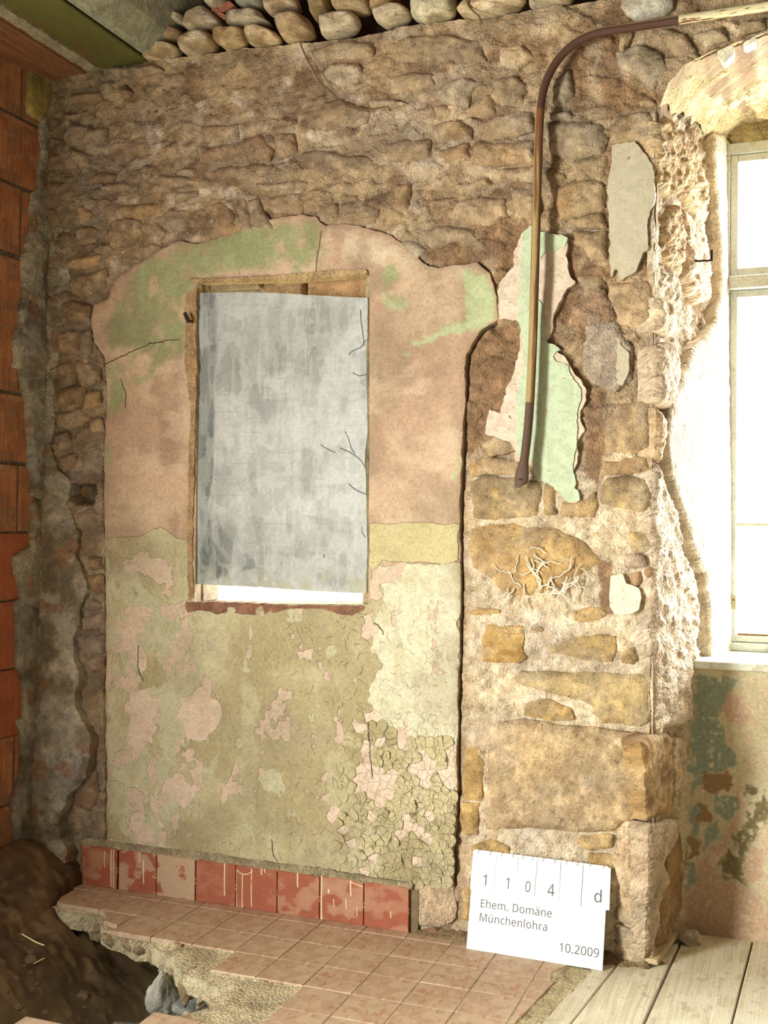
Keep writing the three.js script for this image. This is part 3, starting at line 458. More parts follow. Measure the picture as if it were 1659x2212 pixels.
put('reveal', relief({ f: REVEAL, polys: [[[0.0, -0.1], [REVL, -0.1], [REVL, 2.74], [0.25, 2.74], [0.05, 2.62], [0.0, 2.56]]], cell: 0.0085, h: revH, col: revCol, back: -0.025 }), M.mortar, niche);
const white = [238, 226, 204];
const revPiece = (q, o, name = 'plaster_remnant', mat = M.mortar) => put(name, stoneGeo(REVEAL, on(REVEAL, q), { cell: 0.007, back: -0.05, ...o }), mat, niche);
// smooth inner plaster, broken away along a ragged line
revPiece('1533,290 1552,290 1553,500 1553,800 1553,1200 1552,1428 1507,1428 1506,1326 1500,1270 1501,1240 1490,1222 1472,1168 1460,1115 1449,1071 1434,1028 1428,963 1430,920 1438,868 1456,824 1467,794 1484,753 1505,735 1525,700 1536,640 1540,560 1537,490 1532,403 1528,330', { H: 0.012, z: 0.028, tone: white, rough: 0.004, spread: 1, jag: 0.006, round: 0.006, back: -0.04 });
// lumps left at the corner of the pier
revPiece('1412,640 1440,655 1452,690 1455,720 1440,730 1412,715', { H: 0.03, z: 0.012, tone: [234, 212, 178], rough: 0.012, spread: 3 });
revPiece('1412,745 1442,738 1455,775 1458,820 1442,865 1436,890 1412,870', { H: 0.03, z: 0.014, tone: [234, 206, 174], rough: 0.012, spread: 3 });
revPiece('1412,880 1436,900 1426,960 1420,1000 1412,990', { H: 0.02, z: 0.01, tone: [222, 190, 150], rough: 0.012, spread: 3 });
revPiece('1411,1010 1422,1000 1432,1040 1448,1085 1456,1125 1462,1180 1484,1230 1492,1300 1490,1380 1500,1432 1478,1460 1478,1560 1440,1570 1412,1590 1408,1400 1410,1200', { H: 0.02, z: 0.012, tone: [240, 222, 198], rough: 0.016, spread: 2, jag: 0.01 });
revPiece('1415,260 1440,250 1470,300 1500,330 1520,400 1525,470 1500,480 1470,420 1440,430 1418,400', { H: 0.03, z: 0.0, tone: [214, 182, 134], rough: 0.02, spread: 3 });
revPiece('1430,470 1460,440 1475,520 1470,600 1440,560', { H: 0.03, z: 0.0, tone: [226, 198, 158], rough: 0.02, spread: 3 });
revPiece('1478,450 1510,480 1530,560 1530,650 1500,660 1478,600', { H: 0.03, z: 0.002, tone: [236, 210, 178], rough: 0.02, spread: 3 });
revPiece('1376,1600 1420,1578 1452,1590 1450,1660 1460,1750 1396,1775', { H: 0.016, z: 0.006, tone: [186, 150, 98], rough: 0.01, spread: 3 }, 'stone', M.stone);
revPiece('1397,1780 1455,1765 1458,1800 1430,1860 1440,1900 1420,1960 1425,2000 1400,2075 1397,1990', { H: 0.014, z: 0.008, tone: [222, 194, 158], rough: 0.008, spread: 3 });
revPiece('1446,1850 1474,1790 1474,1900 1466,1960 1440,2035 1408,2050 1428,1990 1424,1960 1445,1905', { H: 0.01, z: 0.002, tone: [184, 144, 92], rough: 0.008, spread: 3 }, 'stone', M.stone);
revPiece('1448,1600 1476,1590 1478,1640 1466,1700 1456,1720', { H: 0.012, z: 0.01, tone: [222, 196, 158], rough: 0.008, spread: 3 });
// pale corner ridge running down to the foot of the pier (bonds reveal and pier)
scab('1350,1772 1396,1768 1400,1900 1398,2080 1388,2088 1372,2010 1352,1960 1330,1890 1322,1850 1345,1810', { H: 0.012, z: 0.010, tone: [228, 200, 164], rough: 0.007, spread: 2 });
// soffit of the segmental arch, torn plaster
{
  const A = archFront.slice(5, archFront.length - 2), NB = 130, ND = 60, pos = [], uv = [], col = [], idx = [];
  const len = [0]; for (let i = 1; i < A.length; i++) len.push(len[i - 1] + Math.hypot(A[i][0] - A[i - 1][0], A[i][1] - A[i - 1][1]));
  const L = len[len.length - 1], pick = (t) => { const s = t * L; let i = 1; while (i < A.length - 1 && len[i] < s) i++; const k = (s - len[i - 1]) / (len[i] - len[i - 1]); return [mix(A[i - 1][0], A[i][0], k), mix(A[i - 1][1], A[i][1], k)]; };
  for (let j = 0; j <= ND; j++) for (let i = 0; i <= NB; i++) {
    const t = Math.pow(i / NB, 1.5), d = j / ND, [fx, fy] = pick(t), bx = mix(1.482, 2.53, t), by = 2.70 - 0.05 * Math.max(0, 1 - t * 8), k = d;
    const x = mix(fx, bx, k), y = mix(fy, by, k) - Math.sin(k * 3.14) * -0.02, z = mix(0.004, -0.71, d);
    const r = ((fbm(x * 7 + 3, z * 7, 4, 130) - 0.5) * 0.07 + (ridge(x * 13, z * 13 + y, 4, 131) - 0.55) * 0.04 + (fbm(x * 40, z * 40, 3, 132) - 0.5) * 0.012) * sstep(0, 0.06, d);
    pos.push(x + (t < 0.15 ? r * 0.4 : 0), y + r + 0.01 * sstep(0, 0.06, d), z); uv.push(t * L, z);
    const n = fbm(x * 9, z * 9, 4, 133), f = fbm(x * 40, z * 40, 3, 134); let c = mix3([216, 194, 146], [228, 212, 170], sstep(0.4, 0.65, n)); c = mix3(c, [180, 148, 100], sstep(0.55, 0.7, fbm(x * 14 + 2, z * 12, 4, 135)) * 0.55);
    col.push(...c.map((q) => lin1(q * (0.9 + 0.2 * f))));
  }
  for (let j = 0; j < ND; j++) for (let i = 0; i < NB; i++) { const a = j * (NB + 1) + i, b = a + NB + 1; idx.push(a, a + 1, b, a + 1, b + 1, b); }
  const g = new THREE.BufferGeometry(); g.setAttribute('position', new THREE.Float32BufferAttribute(pos, 3)); g.setAttribute('uv', new THREE.Float32BufferAttribute(uv, 2)); g.setAttribute('color', new THREE.Float32BufferAttribute(col, 3)); g.setIndex(idx); g.computeVertexNormals();
  put('arch_soffit', g, M.mortar, niche);
}
const limewash = std({ color: 0xf0ead0, map: grainMap, bumpMap: grainBump, bumpScale: 0.001 });
for (const q of ['1549,110 1578,98 1587,104 1583,118 1566,135 1557,128', '1605,96 1611,89 1632,79 1634,90 1612,101']) put('limewash_remnant', relief({ f: BACK, polys: [on(BACK, q)], cell: 0.004, jag: 0.003, jagSize: 0.012, back: -0.05, h: (u, v) => 0.004 - (2.76 - v) * 0.1 }), limewash, niche);
// broken voussoirs over the arch
stones('1340,60 1372,48 1345,130 1335,150;1330,110 1385,95 1425,110 1440,150 1410,190 1370,160 1335,140;1432,60 1480,70 1512,125 1470,135 1440,100;1490,70 1560,52 1575,85 1525,100;1600,45 1650,35 1655,62 1600,75;1375,215 1410,205 1418,225 1385,235', { H: 0.018, z: 0.0, tone: [190, 164, 126], rough: 0.012 });
stones('1330,-40 1345,-5 1340,12 1352,32 1372,48 1436,32 1453,12 1452,-40', { H: 0.02, z: 0.004, tone: [216, 204, 176], rough: 0.008, spread: 2 });
// wall above and beside the window frame
const HEADWALL = frame(V3(0, 0, -0.705), V3(1, 0, 0), V3(0, 0, 1));
put('window_lintel', relief({ f: HEADWALL, polys: [[[1.30, 0.70], [1.494, 0.70], [1.494, 2.695], [1.515, 2.70], [1.53, 2.66], [2.525, 2.655], [2.525, 0.70], [2.75, 0.70], [2.75, 3.0], [1.30, 3.0]]], cell: 0.012, jag: 0.004, back: -0.10, h: (u, v) => (fbm(u * 12, v * 12, 4, 140) - 0.5) * 0.02, col: (u, v) => mix3([214, 196, 150], [190, 164, 118], fbm(u * 12, v * 12, 4, 141)) }), M.mortar, niche);
put('lintel_edge', relief({ f: frame(V3(0, 0, -0.68), V3(1, 0, 0), V3(0, 0, 1)), polys: [[[1.535, 2.665], [2.5, 2.66], [2.5, 2.72], [1.50, 2.735]]], cell: 0.008, jag: 0.006, back: -0.10, h: (u, v) => 0.02 + (fbm(u * 16, v * 20, 4, 142) - 0.5) * 0.02, col: (u, v) => mix3([228, 212, 160], [196, 178, 126], fbm(u * 20, v * 30, 3, 143)) }), M.mortar, niche);
// parapet under the window, old paints
const QB = [1.36, -0.02, 1.76, 0.88], qm = new Masks(QB[0], QB[1], QB[2], QB[3], 900);
const qa = (name, list, blur = 2) => qm.add(name, list.map((q) => on(PARAPET, q)), blur);
qa('green', ['1500,1460 1560,1465 1600,1470 1570,1510 1555,1520 1560,1600 1590,1620 1600,1650 1565,1660 1545,1670 1530,1660 1515,1700 1500,1720 1490,1700 1497,1560', '1540,1720 1590,1720 1590,1750 1570,1780 1545,1750', '1490,1740 1510,1740 1505,1800 1490,1800', '1520,1790 1550,1770 1545,1820 1520,1840', '1478,1850 1505,1860 1495,1910 1478,1920'], 2);
qa('brown', ['1515,1670 1575,1665 1572,1710 1540,1720 1515,1700', '1505,1740 1540,1755 1535,1775 1505,1775', '1490,1800 1515,1810 1510,1850 1490,1850'], 2);
qa('pink', ['1590,1700 1605,1740 1590,1790 1565,1830 1540,1860 1560,1900 1640,1930 1655,1960 1655,2040 1480,2030 1480,1930 1500,1880 1540,1840 1575,1780', '1555,1510 1600,1500 1640,1560 1600,1570 1560,1540', '1610,1840 1655,1830 1655,1900 1615,1900'], 4);
qa('mould', ['1615,1690 1640,1690 1655,1720 1655,1750 1640,1800 1620,1820 1600,1860 1610,1920 1585,1900 1555,1890 1570,1840 1590,1800 1612,1770'], 5);
const parapetMap = texture(512, 1152, (x, y) => {
  const u = mix(QB[0], QB[2], x), v = mix(QB[1], QB[3], y), n1 = fbm(u * 9, v * 9, 4, 150), n2 = fbm(u * 40, v * 40, 4, 151), f = fbm(u * 160, v * 160, 2, 152), ju = u + (fbm(u * 30, v * 30, 4, 153) - 0.5) * 0.05, jv = v + (fbm(u * 30, v * 30 + 9, 4, 154) - 0.5) * 0.05;
  let c = mix3([196, 184, 146], [182, 166, 128], sstep(0.35, 0.7, n1)); c = mix3(c, [192, 154, 118], sstep(0.5, 0.7, n2) * 0.5);
  c = mix3(c, [186, 150, 120], qm.at('pink', ju, jv) * 0.85); c = mix3(c, mix3([126, 136, 112], [150, 156, 132], n2), qm.at('green', ju, jv) * sstep(0.22, 0.36, n2)); c = mix3(c, [140, 102, 64], qm.at('brown', ju, jv) * 0.85); c = mix3(c, [110, 98, 62], qm.at('mould', ju, jv) * sstep(0.34, 0.5, n2) * 0.9);
  if (n2 > 0.72) c = mix3(c, [206, 192, 160], 0.5);
  return c.map((q) => q * (0.9 + 0.2 * f));
}, true, false, [QB[2] - QB[0], QB[3] - QB[1]], [QB[0], QB[1]]);
parapetMap.wrapS = parapetMap.wrapT = THREE.MirroredRepeatWrapping;
const parapetMat = std({ map: parapetMap, bumpMap: crumbBump, bumpScale: 0.0012, roughness: 0.9 });
put('parapet', relief({ f: PARAPET, polys: [rect(1.36, -0.05, 2.7, 0.862)], cell: 0.012, back: -0.36, h: (u, v) => (fbm(u * 5, v * 5, 4, 155) - 0.5) * 0.018 + 0.03 * Math.exp(-(u - 1.405) / 0.02) }), parapetMat, niche);
// mortar fillet where parapet meets reveal
put('mortar_fillet', relief({ f: PARAPET, polys: [on(PARAPET, '1478,1530 1498,1520 1497,1640 1490,1760 1492,1850 1482,1960 1470,2020 1462,2010 1468,1900 1474,1800 1482,1680')], cell: 0.006, jag: 0.006, jagSize: 0.03, back: -0.03, h: (u, v, d) => 0.014 * (1 - Math.exp(-Math.max(0, d) / 0.01)), col: (u, v) => mix3([212, 196, 148], [190, 170, 120], fbm(u * 30, v * 14, 4, 157)) }), M.mortar, niche);
for (const [a, b] of [[2.66, 2.70]]) { const g = new THREE.BoxGeometry(0.06, 2.8, 0.72); const m = put('reveal', g, M.plain, niche); m.position.set(2.69, 1.35, -0.36); m.rotation.y = -0.2; }

// window sill, window
const woodPaint = texture(512, 512, (x, y) => { const n = fbm(x * 6, y * 40, 4, 160, 1), q = fbm(x * 12, y * 12, 4, 161, 12), f = fbm(x * 90, y * 90, 2, 162, 90); let c = mix3([208, 214, 206], [194, 200, 188], sstep(0.35, 0.7, n)); c = mix3(c, [170, 158, 128], sstep(0.60, 0.72, q) * 0.4); return c.map((k) => k * (0.92 + 0.16 * f)); }, true, true, [0.4, 0.4]);
const frameMat = std({ map: woodPaint, bumpMap: grainBump, bumpScale: 0.0008, roughness: 0.6 });
function boxUV(g) { const p = g.attributes.position, n = g.attributes.normal, a = []; for (let i = 0; i < p.count; i++) { const x = Math.abs(n.getX(i)), y = Math.abs(n.getY(i)), z = Math.abs(n.getZ(i)); a.push(...(x > y && x > z ? [p.getZ(i), p.getY(i)] : y > z ? [p.getX(i), p.getZ(i)] : [p.getX(i), p.getY(i)])); } g.setAttribute('uv', new THREE.Float32BufferAttribute(a, 2)); return g; }
function slab(x0, x1, y0, y1, z0, z1, r = 0.004) { const g = new RoundedBoxGeometry(x1 - x0, y1 - y0, z1 - z0, 2, Math.min(r, (x1 - x0) / 3, (y1 - y0) / 3, (z1 - z0) / 3)); g.translate((x0 + x1) / 2, (y0 + y1) / 2, (z0 + z1) / 2); return boxUV(g); }
const sill = put('window_sill', slab(1.438, 2.60, 0.858, 0.884, -0.70, -0.312, 0.006), std({ map: woodPaint, bumpMap: grainBump, bumpScale: 0.0008, roughness: 0.55, color: 0xfffcf0 }));
sill.userData.kind = 'structure';
const win = group('window_1', 'structure');
const Z0 = -0.71, Z1 = -0.655;
put('frame_jamb', slab(1.492, 1.526, 0.884, 2.625, Z0, Z1), frameMat, win);
put('frame_jamb', slab(2.49, 2.526, 0.884, 2.66, Z0, Z1), frameMat, win);
put('frame_head', slab(1.512, 2.526, 2.622, 2.662, Z0, Z1), frameMat, win);
put('frame_bottom', slab(1.492, 2.526, 0.884, 0.914, Z0, Z1 + 0.006), frameMat, win);
put('transom', slab(1.52, 2.50, 2.146, 2.196, Z0, Z1 + 0.012, 0.008), frameMat, win);
put('mullion', slab(1.985, 2.035, 0.90, 2.63, Z0, Z1 + 0.008), frameMat, win);
const glass = new THREE.MeshPhysicalMaterial({ color: 0xffffff, transmission: 1, thickness: 0, roughness: 0.02, ior: 1.5 });
for (const [a, b] of [[1.527, 1.984], [2.036, 2.489]]) for (const [c, d, bar] of [[0.915, 2.145, 1], [2.197, 2.621, 0]]) {
  put('casement_stile', slab(a, a + 0.026, c, d, -0.695, -0.66), frameMat, win); put('casement_stile', slab(b - 0.026, b, c, d, -0.695, -0.66), frameMat, win);
  put('casement_rail', slab(a + 0.0255, b - 0.0255, c, c + 0.026, -0.694, -0.661), frameMat, win); put('casement_rail', slab(a + 0.0255, b - 0.0255, d - 0.026, d, -0.694, -0.661), frameMat, win);
  const splits = bar ? [c + 0.02, 1.325, d - 0.02] : [c + 0.02, d - 0.02];
  if (bar) put('glazing_bar', slab(a + 0.02, b - 0.02, 1.319, 1.332, -0.69, -0.664, 0.003), frameMat, win);
  for (let k = 0; k < splits.length - 1; k++) put('pane', new THREE.PlaneGeometry(b - a - 0.04, splits[k + 1] - splits[k]).translate((a + b) / 2, (splits[k] + splits[k + 1]) / 2, -0.68), glass, win);
}
{ // angle bracket at the lower hinge corner
  const s = new THREE.Shape(); [[0, 0], [0.012, 0], [0.012, 0.105], [0.024, 0.105], [0.024, 0.15], [-0.016, 0.15], [-0.016, 0.115], [0, 0.115]].forEach(([x, y], i) => s[i ? 'lineTo' : 'moveTo'](x, y)); s.closePath();
  const g = new THREE.ExtrudeGeometry(s, { depth: 0.003, bevelSize: 0.0008, bevelThickness: 0.0008, bevelSegments: 1 }); g.translate(1.530, 0.925, -0.6585);
  const bracket = put('hinge_bracket', g, std({ color: 0xd8cda0, map: woodPaint, roughness: 0.6, metalness: 0.1 }), win); bracket.userData.label = 'painted iron angle bracket with two screws';
  for (const [x, y] of [[1.546, 1.062], [1.537, 0.96]]) put('screw', new THREE.CylinderGeometry(0.004, 0.004, 0.003, 12).rotateX(Math.PI / 2).translate(x, y, -0.6545), std({ color: 0x6b4a2c, roughness: 0.8 }), bracket);
}
put('rust_flake', slab(1.56, 1.95, 0.9415, 0.946, -0.68, -0.6585, 0.001), std({ color: 0xb08048, map: grainMap, roughness: 0.9 }), win).userData.label = 'rusty bottom rail edge';
// ================================================================ floor: clay tiles on a mortar bed, boards, broken edge and the pit
const floor = group('floor', 'structure');
const XT = (z) => 1.128 - 0.14 * (z - 0.1), XW = (z) => 1.185 - 0.14 * (z - 0.1);       // end of the tiles, start of the boards
const EDGE = [[-0.67, 0.0], [-0.645, 0.215], [-0.60, 0.235], [-0.50, 0.228], [-0.425, 0.24], [-0.385, 0.30], [-0.33, 0.33], [-0.26, 0.35], [-0.2, 0.385], [-0.15, 0.37], [-0.09, 0.41], [-0.02, 0.44], [0.02, 0.50], [0.08, 0.535], [0.14, 0.55], [0.20, 0.575], [0.235, 0.61], [0.235, 0.655], [0.255, 0.70], [0.22, 0.75], [0.19, 0.79], [0.165, 0.84], [0.13, 0.91], [0.04, 1.02], [-0.1, 1.15], [-0.35, 1.25], [-0.86, 1.30]];
const startCol = [-4, -2, 1, 3, 3, 1, -1, -3, -4];
const tiled = (x, z) => { if (z < 0.07) return x > -0.66; const row = Math.floor((z - 0.07) / 0.15); return x > (row < startCol.length ? startCol[row] : -5) * 0.15 + 0.004 && x < XT(z); };
const bedPoly = [...EDGE, [-0.86, 4.9], [XW(4.9), 4.9], [XW(0.02), 0.02], [1.16, -0.02], [-0.67, -0.02]].map(([x, z]) => [x, -z]);
put('mortar_bed', relief({
  f: FLOOR, polys: [bedPoly], cell: 0.011, jag: 0.010, jagSize: 0.05, seed: 7, back: -0.075,
  h: (u, v) => { const d = sdf([bedPoly], u, v), rimD = sstep(0.0, 0.05, d); return tiled(u, -v) && d > 0.02 ? 0.0002 : -0.007 - 0.012 * (1 - rimD) + (fbm(u * 24, v * 24, 4, 170) - 0.5) * 0.010; },
  col: (u, v) => mix3([230, 216, 176], [206, 190, 150], sstep(0.4, 0.7, fbm(u * 18, v * 18, 4, 171))),
}), M.mortar, floor);
// lumpy underside of the broken edge
{
  const r = rand(31);
  for (let i = 0; i < EDGE.length - 2; i++) for (let k = 0; k < 2; k++) {
    const t = (k + r()) / 2, x = mix(EDGE[i][0], EDGE[i + 1][0], t), z = mix(EDGE[i][1], EDGE[i + 1][1], t); if (x < -0.66 || z > 1.0) continue;
    const g = lump(0.014 + r() * 0.018, 900 + i * 5 + k, 0.45, 10); const m = put('mortar_lump', g, rubbleMats[Math.floor(r() * 3)], floor); m.position.set(x + (r() - 0.5) * 0.02, -0.052 - r() * 0.025, z - 0.03); m.scale.set(1.1 + r(), 0.6 + r() * 0.3, 1.1); m.rotation.set(r() * 3, r() * 6, r() * 3);
  }
}
// tiles
const tileMaps = [0, 1, 2, 3].map((k) => texture(256, 256, (x, y) => {
  const n = fbm(x * 5 + k * 7, y * 5, 4, 180 + k), q = fbm(x * 14 + k, y * 9, 4, 190 + k), f = fbm(x * 70, y * 70, 2, 200 + k);
  let c = mix3([200, 170, 138], [188, 154, 122], sstep(0.35, 0.65, n)); c = mix3(c, [178, 116, 84], sstep(0.58, 0.74, q) * 0.6); c = mix3(c, [210, 188, 158], sstep(0.55, 0.75, fbm(x * 8, y * 3 + k, 3, 205 + k)) * 0.5);
  return c.map((a) => a * (0.93 + 0.14 * f));
}, true, true, [0.15, 0.15]));
const tileMats = tileMaps.map((m) => std({ map: m, bumpMap: grainBump, bumpScale: 0.0006, roughness: 0.62 }));
function tileGeo(P, z0, th, bev = 0.0025) { const s = new THREE.Shape(); P.forEach(([x, y], i) => s[i ? 'lineTo' : 'moveTo'](x, y)); s.closePath(); const g = new THREE.ExtrudeGeometry(s, { depth: th - bev, bevelSize: bev * 0.7, bevelThickness: bev, bevelSegments: 1, bevelOffset: -bev * 0.7 }); g.translate(0, 0, z0); return g; }
const toFloor = new THREE.Matrix4().makeBasis(V3(1, 0, 0), V3(0, 0, -1), V3(0, 1, 0));
const tr = rand(44);
for (let row = -1; row < 15; row++) {
  const z0 = row < 0 ? 0.018 : 0.07 + 0.15 * row, z1 = row < 0 ? 0.07 : z0 + 0.15, first = row < 0 ? -5 : row < startCol.length ? startCol[row] : -5;
  for (let j = first; j < 9; j++) {
    const a = j * 0.15 + 0.0013, b = a + 0.1474, za = z0 + 0.0013, zb = z1 - 0.0013;
    if (a > XT(za) - 0.01) break;
    const x0 = j === -5 ? -0.663 : a;
    let P = [[x0, -zb], [Math.min(b, XT(zb)), -zb], [Math.min(b, XT(za)), -za], [x0, -za]];
    if (j === 7 && row === 0) P = [[x0, -zb], [1.10, -zb], [1.09, -0.16], [1.115, -0.11], [1.13, -za], [x0, -za]];
    const g = tileGeo(P, -0.012, 0.0135 + tr() * 0.0012).applyMatrix4(toFloor);
    put('tile', g, tileMats[Math.floor(tr() * 4)], floor);
  }
}
// broken bits of tile along the edge
for (const P of [[[-0.6, -0.22], [-0.452, -0.22], [-0.452, -0.072], [-0.652, -0.072], [-0.648, -0.16], [-0.63, -0.205]], [[-0.372, -0.30], [-0.31, -0.318], [-0.302, -0.222], [-0.448, -0.222], [-0.42, -0.232], [-0.38, -0.28]]]) put('tile', tileGeo(P, -0.012, 0.0135).applyMatrix4(toFloor), tileMats[2], floor);
// loam and rubble between tiles and wall, beside the pier
put('rubble_strip', relief({ f: FLOOR, polys: [[[0.60, -0.03], [0.78, -0.045], [1.15, -0.06], [1.36, -0.03], [1.40, 0.04], [1.36, 0.08], [0.6, 0.06]]], cell: 0.008, jag: 0.012, back: -0.03, h: (u, v, d) => -0.004 + 0.028 * (1 - Math.exp(-Math.max(0, d) / 0.03)) * (0.4 + fbm(u * 26, v * 26, 4, 210)), col: (u, v) => mix3([176, 152, 110], [140, 112, 74], fbm(u * 30, v * 30, 4, 211)) }), M.mortar, floor);
// boards
const plankMaps = [0, 1, 2].map((k) => texture(256, 1024, (x, y) => {
  const w = fbm(x * 3 + k * 5, y * 3, 3, 220 + k), g = vn(x * 26 + w * 5, y * 2.5, 223 + k), g2 = vn(x * 80 + w * 9, y * 5, 226 + k), f = fbm(x * 60, y * 240, 2, 229 + k), dirt = fbm(x * 4, y * 12, 4, 232 + k);
  let c = mix3([214, 204, 174], [202, 190, 156], sstep(0.3, 0.7, g)); c = mix3(c, [184, 170, 134], sstep(0.62, 0.8, g2) * 0.4); c = mix3(c, [222, 214, 186], sstep(0.45, 0.66, dirt) * 0.7); c = mix3(c, [150, 134, 98], sstep(0.66, 0.78, fbm(x * 10, y * 30 + 2, 4, 235 + k)) * 0.35);
  return c.map((q) => q * (0.94 + 0.12 * f));
}, true, true, [0.22, 1.1]));
const plankBump = texture(256, 512, (x, y) => 255 * (0.5 * vn(x * 40 + fbm(x * 4, y * 3, 3, 240) * 6, y * 3, 241) + 0.5 * vn(x * 110, y * 6, 242)), false, true, [0.22, 1.1]);
const plankMats = plankMaps.map((m) => std({ map: m, bumpMap: plankBump, bumpScale: 0.0008, roughness: 0.85 }));
const lines = [(z) => XW(z) + 0.002, (z) => 1.250 - 0.12 * (z - 0.1), (z) => 1.399 - 0.05 * (z - 0.1), (z) => 1.614 - 0.042 * (z - 0.1), (z) => 1.82 - 0.03 * (z - 0.1), (z) => 2.03 - 0.02 * (z - 0.1), (z) => 2.24, (z) => 2.46, (z) => 2.70, (z) => 2.95, (z) => 3.25];
for (let k = 0; k < lines.length - 1; k++) {
  const z0 = k < 1 ? 0.03 : -0.36, gap = k === 2 ? 0.005 : 0.0018, L = lines[k], R = lines[k + 1], P = [];
  const seg = 14; for (let i = 0; i <= seg; i++) { const z = mix(4.9, z0, i / seg); P.push([L(z) + gap, -z]); } for (let i = 0; i <= seg; i++) { const z = mix(z0, 4.9, i / seg); P.push([R(z) - (k === 2 ? 0.003 + 0.0025 * vn(z * 9, 1, 3) : 0.0018), -z]); }
  put('plank', tileGeo(P.reverse(), -0.028 + 0.001 * (k % 2), 0.029 - 0.0012 * ((k * 7) % 3), 0.003).applyMatrix4(toFloor), plankMats[k % 3], floor);
}
const sub = put('subfloor', new THREE.BoxGeometry(2.6, 0.04, 5.4).translate(2.35, -0.075, 2.25), std({ color: 0x4a3826 }), floor);
// cracked lime strip between tiles and boards
{
  const P = []; for (let i = 0; i <= 20; i++) { const z = mix(2.6, 0.1, i / 20); P.push([XT(z) + 0.004, -z]); } for (let i = 0; i <= 20; i++) { const z = mix(0.1, 2.6, i / 20); P.push([XW(z) + 0.012 - 0.01 * vn(z * 20, 0, 5), -z]); }
  put('lime_strip', relief({ f: FLOOR, polys: [P.reverse()], cell: 0.007, jag: 0.007, jagSize: 0.03, back: -0.03, h: (u, v) => 0.001 + (fbm(u * 30, v * 30, 4, 250) - 0.5) * 0.008, col: (u, v) => mix3([222, 210, 166], [196, 180, 132], fbm(u * 26, v * 26, 4, 251)) }), M.mortar, floor);
}
// the pit: loam heaped against the brick wall, hollow under the tiles
{
  const y = (x, z) => {
    const mound = 0.16 * sstep(-0.50, -0.86, x) * sstep(0.75, 0.05, z), slope = -0.06 - 0.55 * sstep(-0.52, 0.05, x - 0.25 * (0.4 - z)), edge = -0.1 * sstep(-0.6, -0.4, x);
    return Math.min(-0.0, slope + edge) * sstep(-0.95, -0.55, x) + mound + (fbm(x * 5, z * 5, 5, 260) - 0.5) * 0.10 + (ridge(x * 12, z * 12, 4, 261) - 0.5) * 0.03 + (fbm(x * 45, z * 45, 4, 264) - 0.5) * 0.022 - (x > -0.64 ? 0.03 : 0);
  };
  put('loam', relief({ f: FLOOR, polys: [rect(-0.95, -1.6, 1.2, 0.06)], cell: 0.0085, back: -0.9, h: (u, v) => { const q = y(u, -v); return u > -0.66 && sdf([bedPoly], u, v) > -0.004 ? Math.min(q, -0.10) : q; }, col: (u, v) => { const n = fbm(u * 8, v * 8, 4, 262), f = fbm(u * 40, v * 40, 3, 263); return mix3(mix3([118, 92, 60], [90, 68, 44], sstep(0.35, 0.65, n)), [140, 114, 78], sstep(0.55, 0.75, f) * 0.6); } }), M.loam, floor).userData.label = 'heaped brown loam falling into the pit';
}
// clods of loam
{
  const r = rand(81), gs = [], y = (x, z) => -0.02 + 0.15 * sstep(-0.50, -0.86, x) * sstep(0.75, 0.05, z) - 0.55 * sstep(-0.52, 0.05, x - 0.25 * (0.4 - z)) * sstep(-0.95, -0.55, x) - 0.06 * sstep(-0.95, -0.6, x);
  for (let k = 0; k < 110; k++) { const x = mix(-0.86, -0.1, r()), z = mix(0.05, 1.0, r()), s = 0.006 + 0.02 * r() * r(); if (x > -0.66 && sdf([bedPoly], x, -z) > -0.03) continue; gs.push(lump(s, 2000 + k, 0.5, 6).scale(1.2, 0.8, 1).translate(x, y(x, z) - 0.01, z)); }
  const m = put('loam_clods', mergeGeometries(gs), tinted([126, 100, 68])); m.userData.kind = 'stuff'; m.userData.label = 'crumbs and clods of brown loam on the heap at the left';
}
